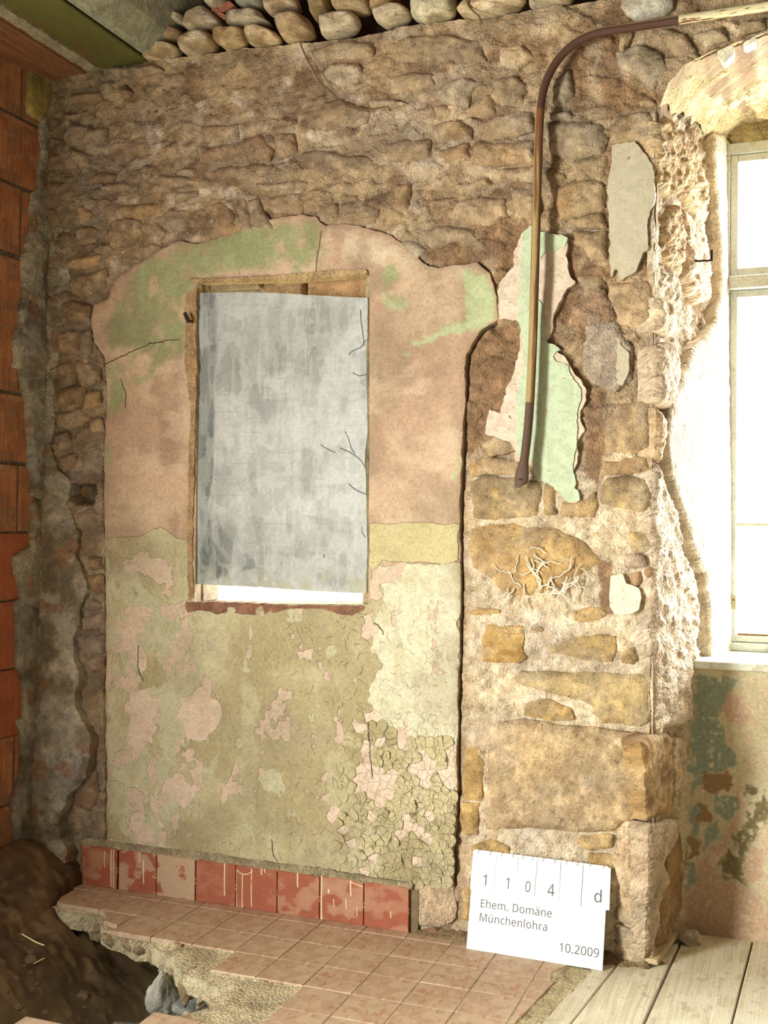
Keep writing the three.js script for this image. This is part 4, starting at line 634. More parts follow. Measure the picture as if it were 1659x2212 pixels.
// skirting of clay tiles
const base = group('baseboard_back', 'structure');
{
  const X0 = -0.665, W = 1.258 / 8;
  const drips = document.createElement('canvas'); drips.width = 2048; drips.height = 240; const g = drips.getContext('2d'); g.fillStyle = '#000'; g.fillRect(0, 0, 2048, 240); g.strokeStyle = '#fff'; g.lineCap = 'round';
  const drip = (x, y0, y1, w) => { g.lineWidth = w; g.beginPath(); g.moveTo(x, y0); g.bezierCurveTo(x + 2, mix(y0, y1, 0.3), x - 3, mix(y0, y1, 0.6), x + 3, y1); g.stroke(); };
  for (const [t, a, b, w] of [[0.62, 0.1, 0.5, 5], [0.80, 0.05, 0.95, 7], [0.86, 0.05, 0.98, 6], [1.55, 0, 0.25, 6], [1.66, 0.2, 0.75, 7], [3.72, 0.0, 0.75, 7], [4.02, 0.1, 1, 5], [4.16, 0.2, 0.98, 6], [4.38, 0.05, 0.92, 6], [4.62, 0, 0.15, 8], [4.7, 0, 0.1, 6], [5.48, 0, 0.32, 8], [6.02, 0, 0.98, 16], [6.2, 0.3, 0.36, 10], [6.32, 0.5, 0.66, 5], [6.60, 0.45, 0.66, 5], [6.70, 0.02, 0.36, 8], [6.85, 0.6, 0.8, 4], [7.6, 0.6, 0.72, 5]]) drip(t * 256, a * 240, b * 240, w);
  g.lineWidth = 5; g.beginPath(); g.moveTo(4.03 * 256, 30); g.quadraticCurveTo(4.2 * 256, 70, 4.4 * 256, 26); g.stroke(); g.beginPath(); g.moveTo(6.7 * 256, 14); g.lineTo(6.98 * 256, 30); g.stroke();
  const dd = g.getImageData(0, 0, 2048, 240).data;
  const dust = [[0.42, 0.35], [0.35, 0.75], [0.5, 0.95], [0.15, 0.1], [0.6, 0.12], [0.75, 0.45], [0.2, 0.5], [0.5, 0.35]];
  const skirtMap = texture(2048, 240, (x, y, i, j) => {
    const k = Math.min(7, Math.floor(x * 8)), lx = x * 8 - k, n = fbm(x * 60, y * 8, 4, 270), q = fbm(x * 24 + 5, y * 4, 5, 271), f = fbm(x * 300, y * 40, 2, 272);
    let c = mix3([172, 86, 50], [154, 74, 46], n); c = mix3(c, [184, 112, 78], sstep(0.5, 0.7, q) * 0.5);
    const dusty = dust[k][1] * sstep(0.40, 0.52, q + 0.12 * (k === 2 ? 1 - Math.abs(y - 0.5) : k === 1 ? 0.9 - Math.hypot(lx - 0.4, y - 0.5) * 1.6 : 0.3 - Math.abs(y - 0.8)) + (dust[k][1] - 0.5) * 0.12);
    c = mix3(c, [190, 166, 132], dusty * 0.9);
    const d = dd[((239 - j) * 2048 + i) * 4] / 255; c = mix3(c, [226, 204, 160], d * (n > 0.2 ? 1 : 0.5));
    return c.map((a) => a * (0.94 + 0.12 * f));
  }, true, false, [1.258, 0.146], [X0, 0]);
  const skirtMat = std({ map: skirtMap, bumpMap: grainBump, bumpScale: 0.0005, roughness: 0.55 });
  for (let k = 0; k < 8; k++) {
    const a = X0 + k * W + 0.0012, b = X0 + (k + 1) * W - 0.0012 - (k === 0 ? 0.006 : 0);
    const t = put('tile', tileGeo([[a, 0.0], [b, 0.0], [b, 0.145 - (k % 3) * 0.001], [a, 0.146 - (k % 2) * 0.001]], 0.002 + (k % 3) * 0.0006, 0.017), skirtMat, base);
  }
  put('mortar_backing', new THREE.BoxGeometry(1.30, 0.14, 0.03).translate(-0.03, 0.068, -0.008), std({ color: 0x8a7a5c, map: crumbMap }), base);
  put('mortar_fillet', relief({ f: BACK, polys: [[[X0 - 0.005, 0.142], [0.598, 0.140], [0.60, 0.156], [0.2, 0.166], [-0.3, 0.168], [X0, 0.166]]], cell: 0.006, jag: 0.006, jagSize: 0.03, back: -0.03, h: (u, v) => 0.018 * sstep(0.172, 0.146, v) + (fbm(u * 30, v * 30, 3, 275) - 0.5) * 0.005, col: (u, v) => mix3([190, 176, 138], [164, 148, 114], fbm(u * 30, v * 60, 3, 276)) }), M.mortar, base);
}
// ================================================================ brick wall at the left, ceiling, other walls
let slabBrick; const capMats = [tinted([150, 92, 62]), tinted([132, 80, 54])];
const left = group('wall_left', 'structure');
const O = LEFT_OPENING;
put('brickwork_core', relief({ f: frame(V3(-0.892, 0, 0), V3(0, 0, -1), V3(1, 0, 0)), polys: [rect(-5.2, -0.7, 0.75, 3.6), rect(-O.z1, O.y0, -O.z0, O.y1)], cell: 0.05, back: -0.30, col: () => [150, 136, 110] }), M.mud, left);
{
  const brickMap = (k) => texture(256, 256, (x, y) => { const n = fbm(x * 4 + k * 3, y * 4, 4, 290 + k), s = vn(x * 40 + fbm(x * 6, y * 3, 3, 295) * 2, y * 2, 293 + k), f = fbm(x * 90, y * 60, 2, 296); let c = mix3([186, 120, 74], [166, 98, 58], sstep(0.3, 0.7, n)); c = mix3(c, [206, 156, 116], sstep(0.5, 0.9, s) * 0.35); c = mix3(c, [180, 156, 126], sstep(0.62, 0.75, fbm(x * 7, y * 10 + k, 4, 298)) * 0.5); c = mix3(c, [128, 100, 74], sstep(0.5, 0.66, fbm(x * 5 + 4, y * 5 + k, 5, 299)) * 0.55); if (k === 2) c = mix3(c, [174, 78, 44], 0.6); return c.map((a) => a * (0.93 + 0.14 * f)); }, true, true, [0.26, 0.26]);
  const mats = [0, 1, 2].map((k) => std({ map: brickMap(k), bumpMap: grainBump, bumpScale: 0.0012, roughness: 0.9 })), r = rand(55);
  // hollow blocks with combed faces: the profile of grooves runs along z, the block stands 0.235 high
  const combed = (len, seed) => { const q = rand(seed), P = [[0, -0.012]]; let z = 0.004; P.push([0, 0.0], ); while (z < len - 0.02) { const w = 0.020 + q() * 0.014; P.push([z, 0.004], [Math.min(z + w, len - 0.008), 0.004], [Math.min(z + w + 0.002, len - 0.006), 0.0012], [Math.min(z + w + 0.005, len - 0.004), 0.0012]); z += w + 0.007; } P.push([len, 0.0], [len, -0.012]); const s = new THREE.Shape(); P.forEach(([x, y], i) => s[i ? 'lineTo' : 'moveTo'](x, y)); s.closePath(); const g = new THREE.ExtrudeGeometry(s, { depth: 0.236, bevelEnabled: false }); return g; };
  const turn = new THREE.Matrix4().makeBasis(V3(0, 0, 1), V3(1, 0, 0), V3(0, 1, 0));   // x -> z, y -> +x, z -> up
  const kinds = [1, 2, 3].map((k) => combed(0.362, k).applyMatrix4(turn)), tops = [2.766, 2.515, 2.257, 2.02, 1.769, 1.518, 1.273, 1.028, 0.784, 0.545, 0.30];
  for (let c = -1; c < tops.length; c++) {
    const y = c < 0 ? 2.776 : tops[c] - 0.241;
    for (let k = 0; k < 4; k++) {
      const z = -0.06 + k * 0.372 - (c % 2 ? 0.18 : 0.0); if (z > 1.3) continue;
      const m = put('brick', kinds[Math.floor(r() * 3)], mats[c > 5 && c < 9 ? 2 : Math.floor(r() * 2)], left); m.position.set(-0.884 + r() * 0.003, y, z); m.rotation.y = (r() - 0.5) * 0.006;
    }
  }
  put('bed_joint', relief({ f: LEFT, polys: [rect(-1.4, -0.1, 0.02, 3.02)], cell: 0.012, back: -0.03, h: (u, v) => -0.0165 + (fbm(u * 20, v * 20, 3, 300) - 0.5) * 0.004, col: (u, v) => mix3([150, 138, 112], [118, 104, 82], fbm(u * 14, v * 14, 4, 301)) }), M.mortar, left);
  // yellowed stone beside the top bricks
  put('stone', stoneGeo(LEFT, on(LEFT, '60,122 66,110 85,118 108,150 112,210 102,250 92,264 60,246'), { H: 0.014, z: 0.006, tone: [188, 164, 86], rough: 0.004, spread: 3 }), M.stone, left);
  // cement dragged over the bricks beside the corner
  const smear = (q, o) => put('cement_smear', stoneGeo(LEFT, on(LEFT, q), { z: 0.004, H: 0.008, tone: [194, 188, 168], rough: 0.008, jag: 0.02, spread: 1, cell: 0.006, tint: cementTint, ...o }), M.mud, left);
  smear('88,235 100,230 118,240 120,330 116,400 112,480 110,560 100,600 98,640 100,700 100,760 95,800 105,850 110,900 118,980 118,1060 105,1090 62,1070 64,980 58,900 48,850 42,800 30,790 32,720 44,690 46,640 50,560 62,510 70,420 85,390 90,330 88,270');
  smear('60,1085 105,1080 112,1150 110,1300 112,1500 110,1700 110,1880 40,1905 30,1840 28,1740 45,1640 40,1560 52,1550 48,1480 40,1450 36,1380 34,1300 42,1290 36,1240 34,1200 66,1180 70,1130', { tone: [184, 174, 150] });
}
// steel joist and vaulted ceiling
const ceiling = group('ceiling', 'structure'), vault = group('ceiling_vault', 'structure');
put('ceiling_slab', new THREE.BoxGeometry(4.8, 0.2, 6.2).translate(1.2, 3.56, 2.2), tinted([80, 76, 68]), ceiling);
{
  const n = 16, pos = [], idx = [], uv = [], W = 1.4, x0 = -0.30, y0 = 3.24;
  for (let i = 0; i <= n; i++) { const t = i / n, x = x0 + W * t, y = y0 + 0.16 * Math.sin(t * Math.PI); for (const z of [-0.62, 3.6]) { pos.push(x, y, z); uv.push(x, z); } }
  for (let i = 0; i < n; i++) { const a = i * 2; idx.push(a, a + 2, a + 1, a + 1, a + 2, a + 3); }
  for (let row = 0; row < 18; row++) for (let i = 0; i < 3; i++) {                     // bricks of the cap, near the wall
    const t0 = i * 0.055 + 0.004, z = -0.3 + row * 0.075, x = x0 + W * (t0 + 0.025), y = y0 + 0.16 * Math.sin((t0 + 0.025) * Math.PI) - 0.012;
    const m = put('brick', slabBrick ??= slab(-0.036, 0.036, -0.02, 0.02, -0.034, 0.034, 0.004), capMats[(row + i) % 2], vault); m.position.set(x, y, z); m.rotation.z = Math.atan(0.16 * Math.PI / W * Math.cos((t0 + 0.025) * Math.PI));
  }
  const g = new THREE.BufferGeometry(); g.setAttribute('position', new THREE.Float32BufferAttribute(pos, 3)); g.setAttribute('uv', new THREE.Float32BufferAttribute(uv, 2)); g.setIndex(idx); g.computeVertexNormals(); put('brick_vault', g, tinted([150, 84, 52]), vault);
}
put('plaster_haunch', (() => { const s = new THREE.Shape(); [[-0.434, 2.985], [-0.40, 2.985], [-0.34, 3.05], [-0.26, 3.22], [-0.26, 3.45], [-0.434, 3.45]].forEach(([x, y], i) => s[i ? 'lineTo' : 'moveTo'](x, y)); s.closePath(); return boxUV(new THREE.ExtrudeGeometry(s, { depth: 4.0, bevelSize: 0.004, bevelThickness: 0.004 }).translate(0, 0, -0.45)); })(), tinted([176, 178, 150]), vault);
const joist = group('steel_joist', null);
tag(joist, 'old olive painted steel joist running along the brick wall under the ceiling', 'joist');
{
  const olive = texture(256, 1024, (x, y) => { const n = fbm(x * 4, y * 12, 4, 310), s = fbm(x * 14, y * 20, 4, 311); let c = mix3([112, 110, 50], [92, 96, 44], n); c = mix3(c, [128, 88, 46], sstep(0.58, 0.72, s) * 0.6); return c.map((q) => q * (0.9 + 0.2 * fbm(x * 60, y * 60, 2, 312))); }, true, true, [0.3, 1.2]);
  const om = std({ map: olive, roughness: 0.6, metalness: 0.1 }), edge = std({ map: olive, color: 0xfff6e0, roughness: 0.7 });
  joist.position.set(-0.55, 2.97, 0);
  put('flange', slab(-0.085, 0.105, 0, 0.014, -0.08, 4.2, 0.004), om, joist);
  put('web', slab(-0.006, 0.006, 0.014, 0.25, -0.08, 4.2, 0.002), om, joist);
  put('flange', slab(-0.085, 0.105, 0.25, 0.264, -0.08, 4.2, 0.004), om, joist);
  const trim = group('mortar_ledge', 'structure'); put('ledge', relief({ f: frame(V3(0, 2.962, 0), V3(1, 0, 0), V3(0, -1, 0)), polys: [rect(-0.70, -0.2, -0.635, 4.2)], cell: 0.012, jag: 0.004, back: -0.05, h: (u, v) => (fbm(u * 20, v * 20, 3, 315) - 0.5) * 0.008, col: () => [190, 182, 150] }), M.mortar, trim);
}
// top of the brick wall, set back
put('wall_head', new THREE.BoxGeometry(0.34, 0.5, 5).translate(-0.86, 3.2, 2.1), std({ color: 0x9a6a4a, map: crumbMap }), left);
// back of the wall head behind loose stones; dark colour stands for shade
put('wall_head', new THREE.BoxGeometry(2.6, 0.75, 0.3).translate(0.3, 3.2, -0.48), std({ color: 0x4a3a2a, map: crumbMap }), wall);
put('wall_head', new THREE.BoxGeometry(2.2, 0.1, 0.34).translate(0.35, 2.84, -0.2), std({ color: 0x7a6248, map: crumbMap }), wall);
for (const [name, x, y, z, w, h, d] of [['wall_rear', 1.2, 1.4, 5.1, 4.8, 4.4, 0.2], ['wall_right', 3.3, 1.4, 2.2, 0.2, 4.4, 6.2]]) { const m = put(name, new THREE.BoxGeometry(w, h, d).translate(x, y, z), tinted([74, 70, 64])); m.userData.kind = 'structure'; }
const outside = put('ground_outside', new THREE.BoxGeometry(80, 0.2, 80).translate(0, -1.1, 0), std({ color: 0x8a8c62 })); outside.userData.kind = 'structure';
// ================================================================ things
// ---- loose stones piled dry on the wall head
const REST = frame(V3(0, 0, 0), V3(1, 0, 0), V3(0, 0, 1));
function looseStone(q, label, { tone = [222, 204, 172], depth = 0.11, z = -0.03, seed } = {}) {
  const P = on(BACK, q), s = stoneSeed++; let cu = 0, cv = 0, ru = 0, rv = 0; for (const [a, b] of P) { cu += a / P.length; cv += b / P.length; } for (const [a, b] of P) { ru = Math.max(ru, Math.abs(a - cu)); rv = Math.max(rv, Math.abs(b - cv)); }
  // a closed stone: every ring is the outline, shrunk towards front and back
  const N = 30, RINGS = 12, pos = [], idx = [], uv = [], col = [], r = rand(s), base = stoneTone(r, tone, 10);
  const per = [0]; for (let i = 0; i < P.length; i++) { const a = P[i], b = P[(i + 1) % P.length]; per.push(per[i] + Math.hypot(b[0] - a[0], b[1] - a[1])); }
  const outline = []; for (let i = 0; i < N; i++) { const d = (i / N) * per[P.length]; let k = 0; while (per[k + 1] < d) k++; const a = P[k], b = P[(k + 1) % P.length], t = (d - per[k]) / (per[k + 1] - per[k]); outline.push([mix(a[0], b[0], t), mix(a[1], b[1], t)]); }
  for (let pass = 0; pass < 1; pass++) for (let i = 0; i < N; i++) { const a = outline[(i + N - 1) % N], b = outline[(i + 1) % N], c = outline[i]; c[0] = c[0] * 0.6 + (a[0] + b[0]) * 0.2; c[1] = c[1] * 0.6 + (a[1] + b[1]) * 0.2; }
  const hd = depth / 2;
  for (let k = 0; k <= RINGS; k++) {
    const a = (k / RINGS - 0.5) * Math.PI, sc = Math.pow(Math.max(0, Math.cos(a)), 0.38), zz = Math.sin(a) * hd;
    for (let i = 0; i < N; i++) {
      const [ox, oy] = outline[i], n = 1 + (fbm(i / N * 6 + s, k * 0.7, 3, s, 0) - 0.5) * 0.06, x = (ox - cu) * sc * n, y = (oy - cv) * sc * n, g = (fbm(ox * 30 * sc + s, oy * 30 + k * 0.4, 4, s) - 0.5) * 0.03 * (k > RINGS / 2 ? 1 : 0.5) * sc + facets(ox * sc + s, oy * sc + k * 0.05, s, 22) * 0.012 * sc;
      pos.push(x, y, zz + g); uv.push(cu + x + zz * 0.6, cv + y + zz * 0.4);
      const m = sstep(0.5, 0.7, fbm((cu + x) * 20, (cv + y) * 20 + zz * 10, 4, s + 3)); col.push(...mix3(base, [base[0] * 0.78, base[1] * 0.74, base[2] * 0.66], m).map(lin1));
    }
  }
  for (let k = 0; k < RINGS; k++) for (let i = 0; i < N; i++) { const j = (i + 1) % N, a = k * N + i, b = k * N + j, c = a + N, d = b + N; idx.push(a, b, c, b, d, c); }
  const g = new THREE.BufferGeometry(); g.setAttribute('position', new THREE.Float32BufferAttribute(pos, 3)); g.setAttribute('uv', new THREE.Float32BufferAttribute(uv, 2)); g.setAttribute('color', new THREE.Float32BufferAttribute(col, 3)); g.setIndex(idx);
  // outlines run clockwise in some traces: turn faces outwards
  let area = 0; for (let i = 0; i < N; i++) { const a = outline[i], b = outline[(i + 1) % N]; area += a[0] * b[1] - b[0] * a[1]; } if (area < 0) { for (let k = 0; k < idx.length; k += 3) { const t = idx[k + 1]; idx[k + 1] = idx[k + 2]; idx[k + 2] = t; } g.setIndex(idx); }
  g.computeVertexNormals();
  const m = put('rubble_stone', g, M.stone); m.position.set(cu, cv, z - hd + 0.01); return tag(m, label, 'stone', 'loose stones along the wall head');
}
const Z1r = 0.035, Z2r = 0.03;
looseStone('310,129 317,97 332,91 363,93 385,100 384,111 368,120 340,127', 'flat-topped buff stone, leftmost of the lowest dry row on the stone wall', { z: Z1r });
looseStone('388,92 405,80 420,72 445,68 462,76 466,94 460,107 430,116 404,120 390,108', 'rounded humped stone second from the left in the lowest dry row', { z: Z1r });
looseStone('464,63 480,60 530,62 529,98 505,104 485,111 483,98 466,94', 'square two-toned stone with an ochre patch in the lowest dry row', { z: Z1r, tone: [206, 180, 134] });
looseStone('532,62 555,55 570,60 600,72 606,86 590,95 540,97 532,85', 'pale wedge-shaped stone between the two-toned block and the big dark boulder', { z: Z1r });
looseStone('592,38 608,32 640,25 668,42 680,75 650,86 625,95 612,88 600,60', 'largest dark angular stone in the lowest dry row, right above the hanging cord', { z: Z1r, tone: [190, 162, 122] });
looseStone('690,40 720,30 770,28 776,50 765,65 740,76 697,83 691,60', 'slanting pale boulder right of the largest dark angular stone', { z: Z1r });
looseStone('806,28 850,10 880,15 886,32 870,42 830,58 810,45', 'pointed stone over the brown hollow, beside the big pale block', { z: Z1r });
looseStone('887,-6 985,-6 980,30 960,40 915,50 888,38', 'big pale rounded block at the top of the wall, right of the pointed stone', { z: Z1r, tone: [214, 200, 164] });
looseStone('984,22 1000,4 1050,-8 1140,-10 1122,18 1060,34 1000,39', 'long buff stone split by a thin dark crack, left of the pipe bend', { z: Z1r });
looseStone('1142,-20 1245,-24 1232,4 1180,11 1142,17', 'low flat stone under the top edge, above the pipe bend', { z: Z1r });
looseStone('329,76 345,56 365,58 392,66 392,77 375,88 350,88', 'small brown stone, leftmost of the second dry row', { z: Z2r, tone: [184, 154, 116] });
looseStone('358,37 372,31 400,34 396,53 362,46', 'small pale flat stone perched topmost at the left end of the pile', { z: Z2r, tone: [218, 200, 166] });
looseStone('396,60 405,30 425,20 440,12 472,38 482,54 478,57 440,62 408,66', 'triangular buff stone in the second row beside the orange tile shards', { z: Z2r });
looseStone('488,52 497,25 520,22 558,20 568,37 584,48 560,51 520,56 500,58', 'long stone with a slanting pale face in the second row, right of the shards', { z: Z2r });
looseStone('570,10 580,-8 640,-8 643,14 610,23 590,36 575,26', 'rounded stone above the gap left of the largest dark angular stone', { z: Z2r });
looseStone('508,0 520,-18 565,-18 572,0 560,15 530,17 512,9', 'smooth grey-green cobble at the top edge of the pile', { z: Z2r, tone: [196, 192, 164] });
looseStone('443,0 455,-16 485,-16 490,0 480,15 460,17 445,10', 'pale cobble at the top edge, just above the orange shards', { z: Z2r, tone: [212, 196, 164] });
looseStone('668,-10 712,-12 713,28 682,47 672,30', 'upright dark olive stone above the slanting pale boulder', { z: Z2r, tone: [186, 164, 116] });
looseStone('715,-14 795,-18 796,22 730,28 718,15', 'darker rectangular stone at the top, right of the upright stone', { z: Z2r, tone: [186, 160, 118] });  // browner, darker tone than most of the pile
looseStone('798,-18 860,-22 848,9 800,22', 'darker stone at the top edge above the pointed stone', { z: Z2r, tone: [190, 166, 124] });  // tone set darker than the pale stones
{ // shards of clay tile
  const clay = tinted([196, 122, 84]);
  const shard = (q, label, z) => { const P = on(BACK, q); let cu = 0, cv = 0; for (const [a, b] of P) { cu += a / P.length; cv += b / P.length; } const s = new THREE.Shape(); P.forEach(([x, y], i) => s[i ? 'lineTo' : 'moveTo'](x - cu, y - cv)); s.closePath(); const m = put('clay_shard', new THREE.ExtrudeGeometry(s, { depth: 0.06, bevelSize: 0.002, bevelThickness: 0.002, bevelSegments: 2 }), clay); m.position.set(cu, cv, z); return tag(m, label, 'shard', 'tile shards among the loose stones'); };
  shard('457,16 463,14 476,26 491,36 485,42 470,32 459,24', 'long orange clay shard lying slantwise between the loose stones', -0.06);
  shard('472,20 480,10 495,3 505,11 492,20 480,25', 'short orange clay shard under the grey-green cobble', -0.06);
}
// ---- grey board hung in front of the old opening
{
  const BF = frame(V3(0, 0, -0.016), V3(1, 0, 0), V3(0, 0, 1)), P = on(BF, '430,633 520,631 600,633 660,637 793,643 793,700 791,760 792,850 793,930 790,1000 791,1100 793,1180 790,1282 700,1278 560,1268 420,1262 424,1000 428,800');
  const b0 = [-0.24, 1.05, 0.50, 2.16], bm = new Masks(b0[0], b0[1], b0[2], b0[3], 1100), A = (n, l, blur) => bm.add(n, l.map((q) => on(BF, q)), blur);
  A('left', ['424,630 472,634 474,700 470,770 462,820 466,880 460,930 464,1000 455,1050 448,1100 456,1150 476,1190 500,1220 490,1245 420,1265', '470,1130 500,1160 530,1205 520,1215 480,1180', '500,1190 540,1200 560,1230 520,1235'], 3);
  A('pale', ['470,640 495,635 510,640 512,660 500,700 506,720 480,728', '560,660 570,640 580,650 575,720 580,760 565,760', '740,660 790,650 792,760 750,760 730,720', '600,860 700,820 790,830 788,1000 780,1200 680,1190 560,1140 500,1080 470,1000 500,940', '470,800 520,820 560,900 480,1000 468,1000'], 40);
  A('dark', ['500,700 560,670 640,640 720,660 740,720 700,790 640,830 540,840 500,800', '535,930 600,940 560,1000 572,1050 545,1055', '500,960 530,960 530,990 505,985', '420,1200 480,1190 560,1230 700,1245 790,1240 790,1270 560,1262 420,1262'], 14);
  bm.strokes('crack', ['793,730 786,738 778,750 762,757 752,765', '779,670 780,700 785,745', '692,960 702,967 712,972 722,977', '745,932 752,945 756,960 760,972 768,980', '792,808 775,812 760,805', '790,1160 782,1150 781,1138', '700,1198 701,1205'].map((q) => on(BF, q)), 0.0024);
  bm.strokes('tear', ['735,968 752,975 768,984 782,995 790,1010', '754,1046 768,1058 782,1064 791,1068'].map((q) => on(BF, q)), 0.0036);
  const col = (u, v) => {
    const n = fbm(u * 8, v * 8, 4, 400), q = fbm(u * 30, v * 20, 4, 401), f = fbm(u * 150, v * 150, 2, 402), ju = u + (n - 0.5) * 0.06, jv = v + (q - 0.5) * 0.06, weave = Math.sin((u * 0.75 + v) * 2 * Math.PI / 0.0075);
    let c = mix3([164, 167, 163], [150, 153, 149], sstep(0.35, 0.65, n)); c = mix3(c, [138, 142, 134], bm.at('dark', ju, jv) * sstep(0.40, 0.52, q * 0.5 + n * 0.5) * 0.9); c = mix3(c, [188, 191, 188], bm.at('pale', ju, jv) * sstep(0.3, 0.6, n * 0.5 + q * 0.5) * 0.8);
    const l = bm.at('left', u + (n - 0.5) * 0.03, v + (n - 0.5) * 0.03); c = mix3(c, mix3([84, 90, 88], [120, 126, 122], sstep(0.3, 0.7, fbm(u * 30, v * 5, 4, 403))), l * 0.9);
    c = mix3(c, [134, 138, 132], sstep(0.56, 0.60, fbm(u * 10, v * 8 + 3, 4, 406)) * 0.45); c = mix3(c, [206, 208, 206], sstep(0.66, 0.7, ridge(u * 30, v * 6, 3, 407)) * 0.25); c = mix3(c, [140, 144, 138], sstep(0.62, 0.75, fbm(u * 8, v * 90, 3, 408)) * 0.3);
    const edge = sstep(0.62, 0.66, ridge(u * 9, v * 7, 3, 404)); c = mix3(c, [206, 210, 204], edge * 0.25);
    const foot = sstep(1.18, 1.10, v) * sstep(0.45, 0.6, q); c = mix3(c, [172, 170, 132], foot * 0.6);
    c = c.map((k) => k * (0.94 + 0.12 * f) + weave * 2.2 * (v > 1.8 ? 1 : 0.4));
    const cr = Math.max(bm.at('crack', u + (q - 0.5) * 0.008, v), bm.at('tear', u, v) * 0.8); return [...mix3(c, [62, 58, 52], cr * 0.9), cr, n, weave];
  };
  const W = 1024, H = 1536, hh = new Float32Array(W * H), map = texture(W, H, (x, y, i, j) => { const c = col(mix(b0[0], b0[2], x), mix(b0[1], b0[3], y)); hh[j * W + i] = 150 - c[3] * 140 + (c[4] - 0.5) * 60 + c[5] * 5; return c; }, true, false, [b0[2] - b0[0], b0[3] - b0[1]], [b0[0], b0[1]]), bump = texture(W, H, (x, y, i, j) => hh[j * W + i], false, false, [b0[2] - b0[0], b0[3] - b0[1]], [b0[0], b0[1]]);
  const g = relief({ f: BF, polys: [P], cell: 0.007, jag: 0.002, jagSize: 0.02, back: -0.006, h: (u, v) => 0.006 * Math.sin((u + 0.2) * 7) * 0.6 + (fbm(u * 5, v * 4, 3, 405) - 0.5) * 0.006 + 0.012 * Math.exp(-(((u - 0.43) / 0.05) ** 2 + ((v - 1.54) / 0.045) ** 2)) });
  const board = group('grey_board'); put('sheet', g, std({ map, bumpMap: bump, bumpScale: 0.002, roughness: 0.6 }), board);
  tag(board, 'stained grey sheet hung over the small window opening in the peeling plaster', 'board');
  // pins that hold it at the left
  const pin = (x, y, label) => { const [p] = on(BACK, `${x},${y}`); const m = put('pintle_hook', mergeGeometries([new THREE.CylinderGeometry(0.0065, 0.0075, 0.036, 12).translate(0, 0.0, 0), new THREE.CylinderGeometry(0.004, 0.005, 0.05, 10).rotateX(Math.PI / 2).translate(0, -0.012, -0.02)]), M.iron); m.position.set(p[0], p[1], 0.03); m.rotation.z = 0.5; return tag(m, label, 'hook'); };
  pin(413, 689, 'rusty iron pintle hook in the plaster left of the grey board');
}
// inside of that opening: remains of the old frame and a sill
{
  const op = group('window_2', 'structure'), wood = tinted([190, 160, 116]), pale = tinted([222, 200, 160]);
  const [u0, v1] = on(BACK, '424,604')[0], [u1] = on(BACK, '797,588')[0], v0 = on(BACK, '420,1302')[0][1];
  put('frame_head', slab(u0 - 0.02, u0 + 0.21, v1 - 0.026, v1 + 0.02, -0.16, -0.07), wood, op); put('frame_head', slab(u0 + 0.20, u1 + 0.03, v1 + 0.012, v1 + 0.05, -0.13, -0.05), pale, op);
  put('lintel_brick', slab(u0 + 0.20, u0 + 0.36, v1 - 0.075, v1 + 0.06, -0.17, -0.10, 0.008), tinted([206, 160, 110]), op); put('lintel_brick', slab(u0 + 0.385, u1 + 0.02, v1 - 0.09, v1 + 0.06, -0.17, -0.095, 0.008), tinted([206, 156, 106]), op);
  put('lintel_back', slab(u0 - 0.03, u1 + 0.03, v1 - 0.09, v1 + 0.08, -0.21, -0.17), tinted([150, 120, 86]), op); put('lintel_brick', slab(u0 - 0.03, u0 + 0.20, v1 - 0.06, v1 + 0.05, -0.17, -0.12, 0.008), tinted([216, 184, 140]), op);
  put('jamb', slab(u1 - 0.028, u1 + 0.02, v0, v1 + 0.03, -0.16, -0.04), tinted([196, 176, 136]), op); put('jamb', slab(u0 - 0.03, u0 + 0.012, v0, v1, -0.16, -0.05), tinted([206, 184, 150]), op);
  put('sill', slab(u0 - 0.03, u1 + 0.03, -0.06, -0.004, -0.30, 0, 0.006).applyMatrix4(new THREE.Matrix4().makeRotationX(-0.16)).translate(0, v0, -0.03), std({ color: 0xf4f0e6, bumpMap: grainBump, bumpScale: 0.001 }), op);
  const lip = relief({ f: frame(V3(0, 0, 0.0), V3(1, 0, 0), V3(0, 0, 1)), polys: [on(BACK, '402,1300 430,1300 520,1302 640,1308 792,1308 786,1318 760,1330 730,1326 700,1315 640,1312 600,1322 540,1328 500,1322 470,1326 440,1318 405,1322')], cell: 0.005, jag: 0.005, jagSize: 0.025, back: -0.04, h: (u, v) => 0.0035 + (fbm(u * 26, v * 26, 4, 410) - 0.5) * 0.012, col: (u, v) => mix3([172, 122, 92], [150, 100, 74], fbm(u * 30, v * 30, 4, 411)) });
  put('brick_lip', lip, M.mud, op);
  // bevelled plaster edge along the head and the left side
  put('plaster_edge', relief({ f: BACK, polys: [on(BACK, '403,600 440,604 560,598 620,594 700,586 792,582 797,592 700,600 640,606 560,606 430,610')], cell: 0.005, jag: 0.004, jagSize: 0.02, back: -0.05, h: (u, v) => 0.006 + (fbm(u * 26, v * 40, 3, 412) - 0.5) * 0.008, col: (u, v) => mix3([214, 184, 136], [190, 156, 104], fbm(u * 30, v * 40, 3, 413)) }), M.mortar, op);
  put('plaster_edge', relief({ f: BACK, polys: [on(BACK, '400,640 424,620 425,800 420,1000 416,1180 418,1290 408,1300 404,1180 408,1000 412,900 400,780')], cell: 0.005, jag: 0.005, jagSize: 0.03, back: -0.05, h: (u, v) => 0.002 + (fbm(u * 26, v * 26, 3, 414) - 0.5) * 0.006, col: (u, v) => mix3([190, 150, 106], [206, 172, 124], fbm(u * 30, v * 14, 3, 415)) }), M.mortar, op);
}
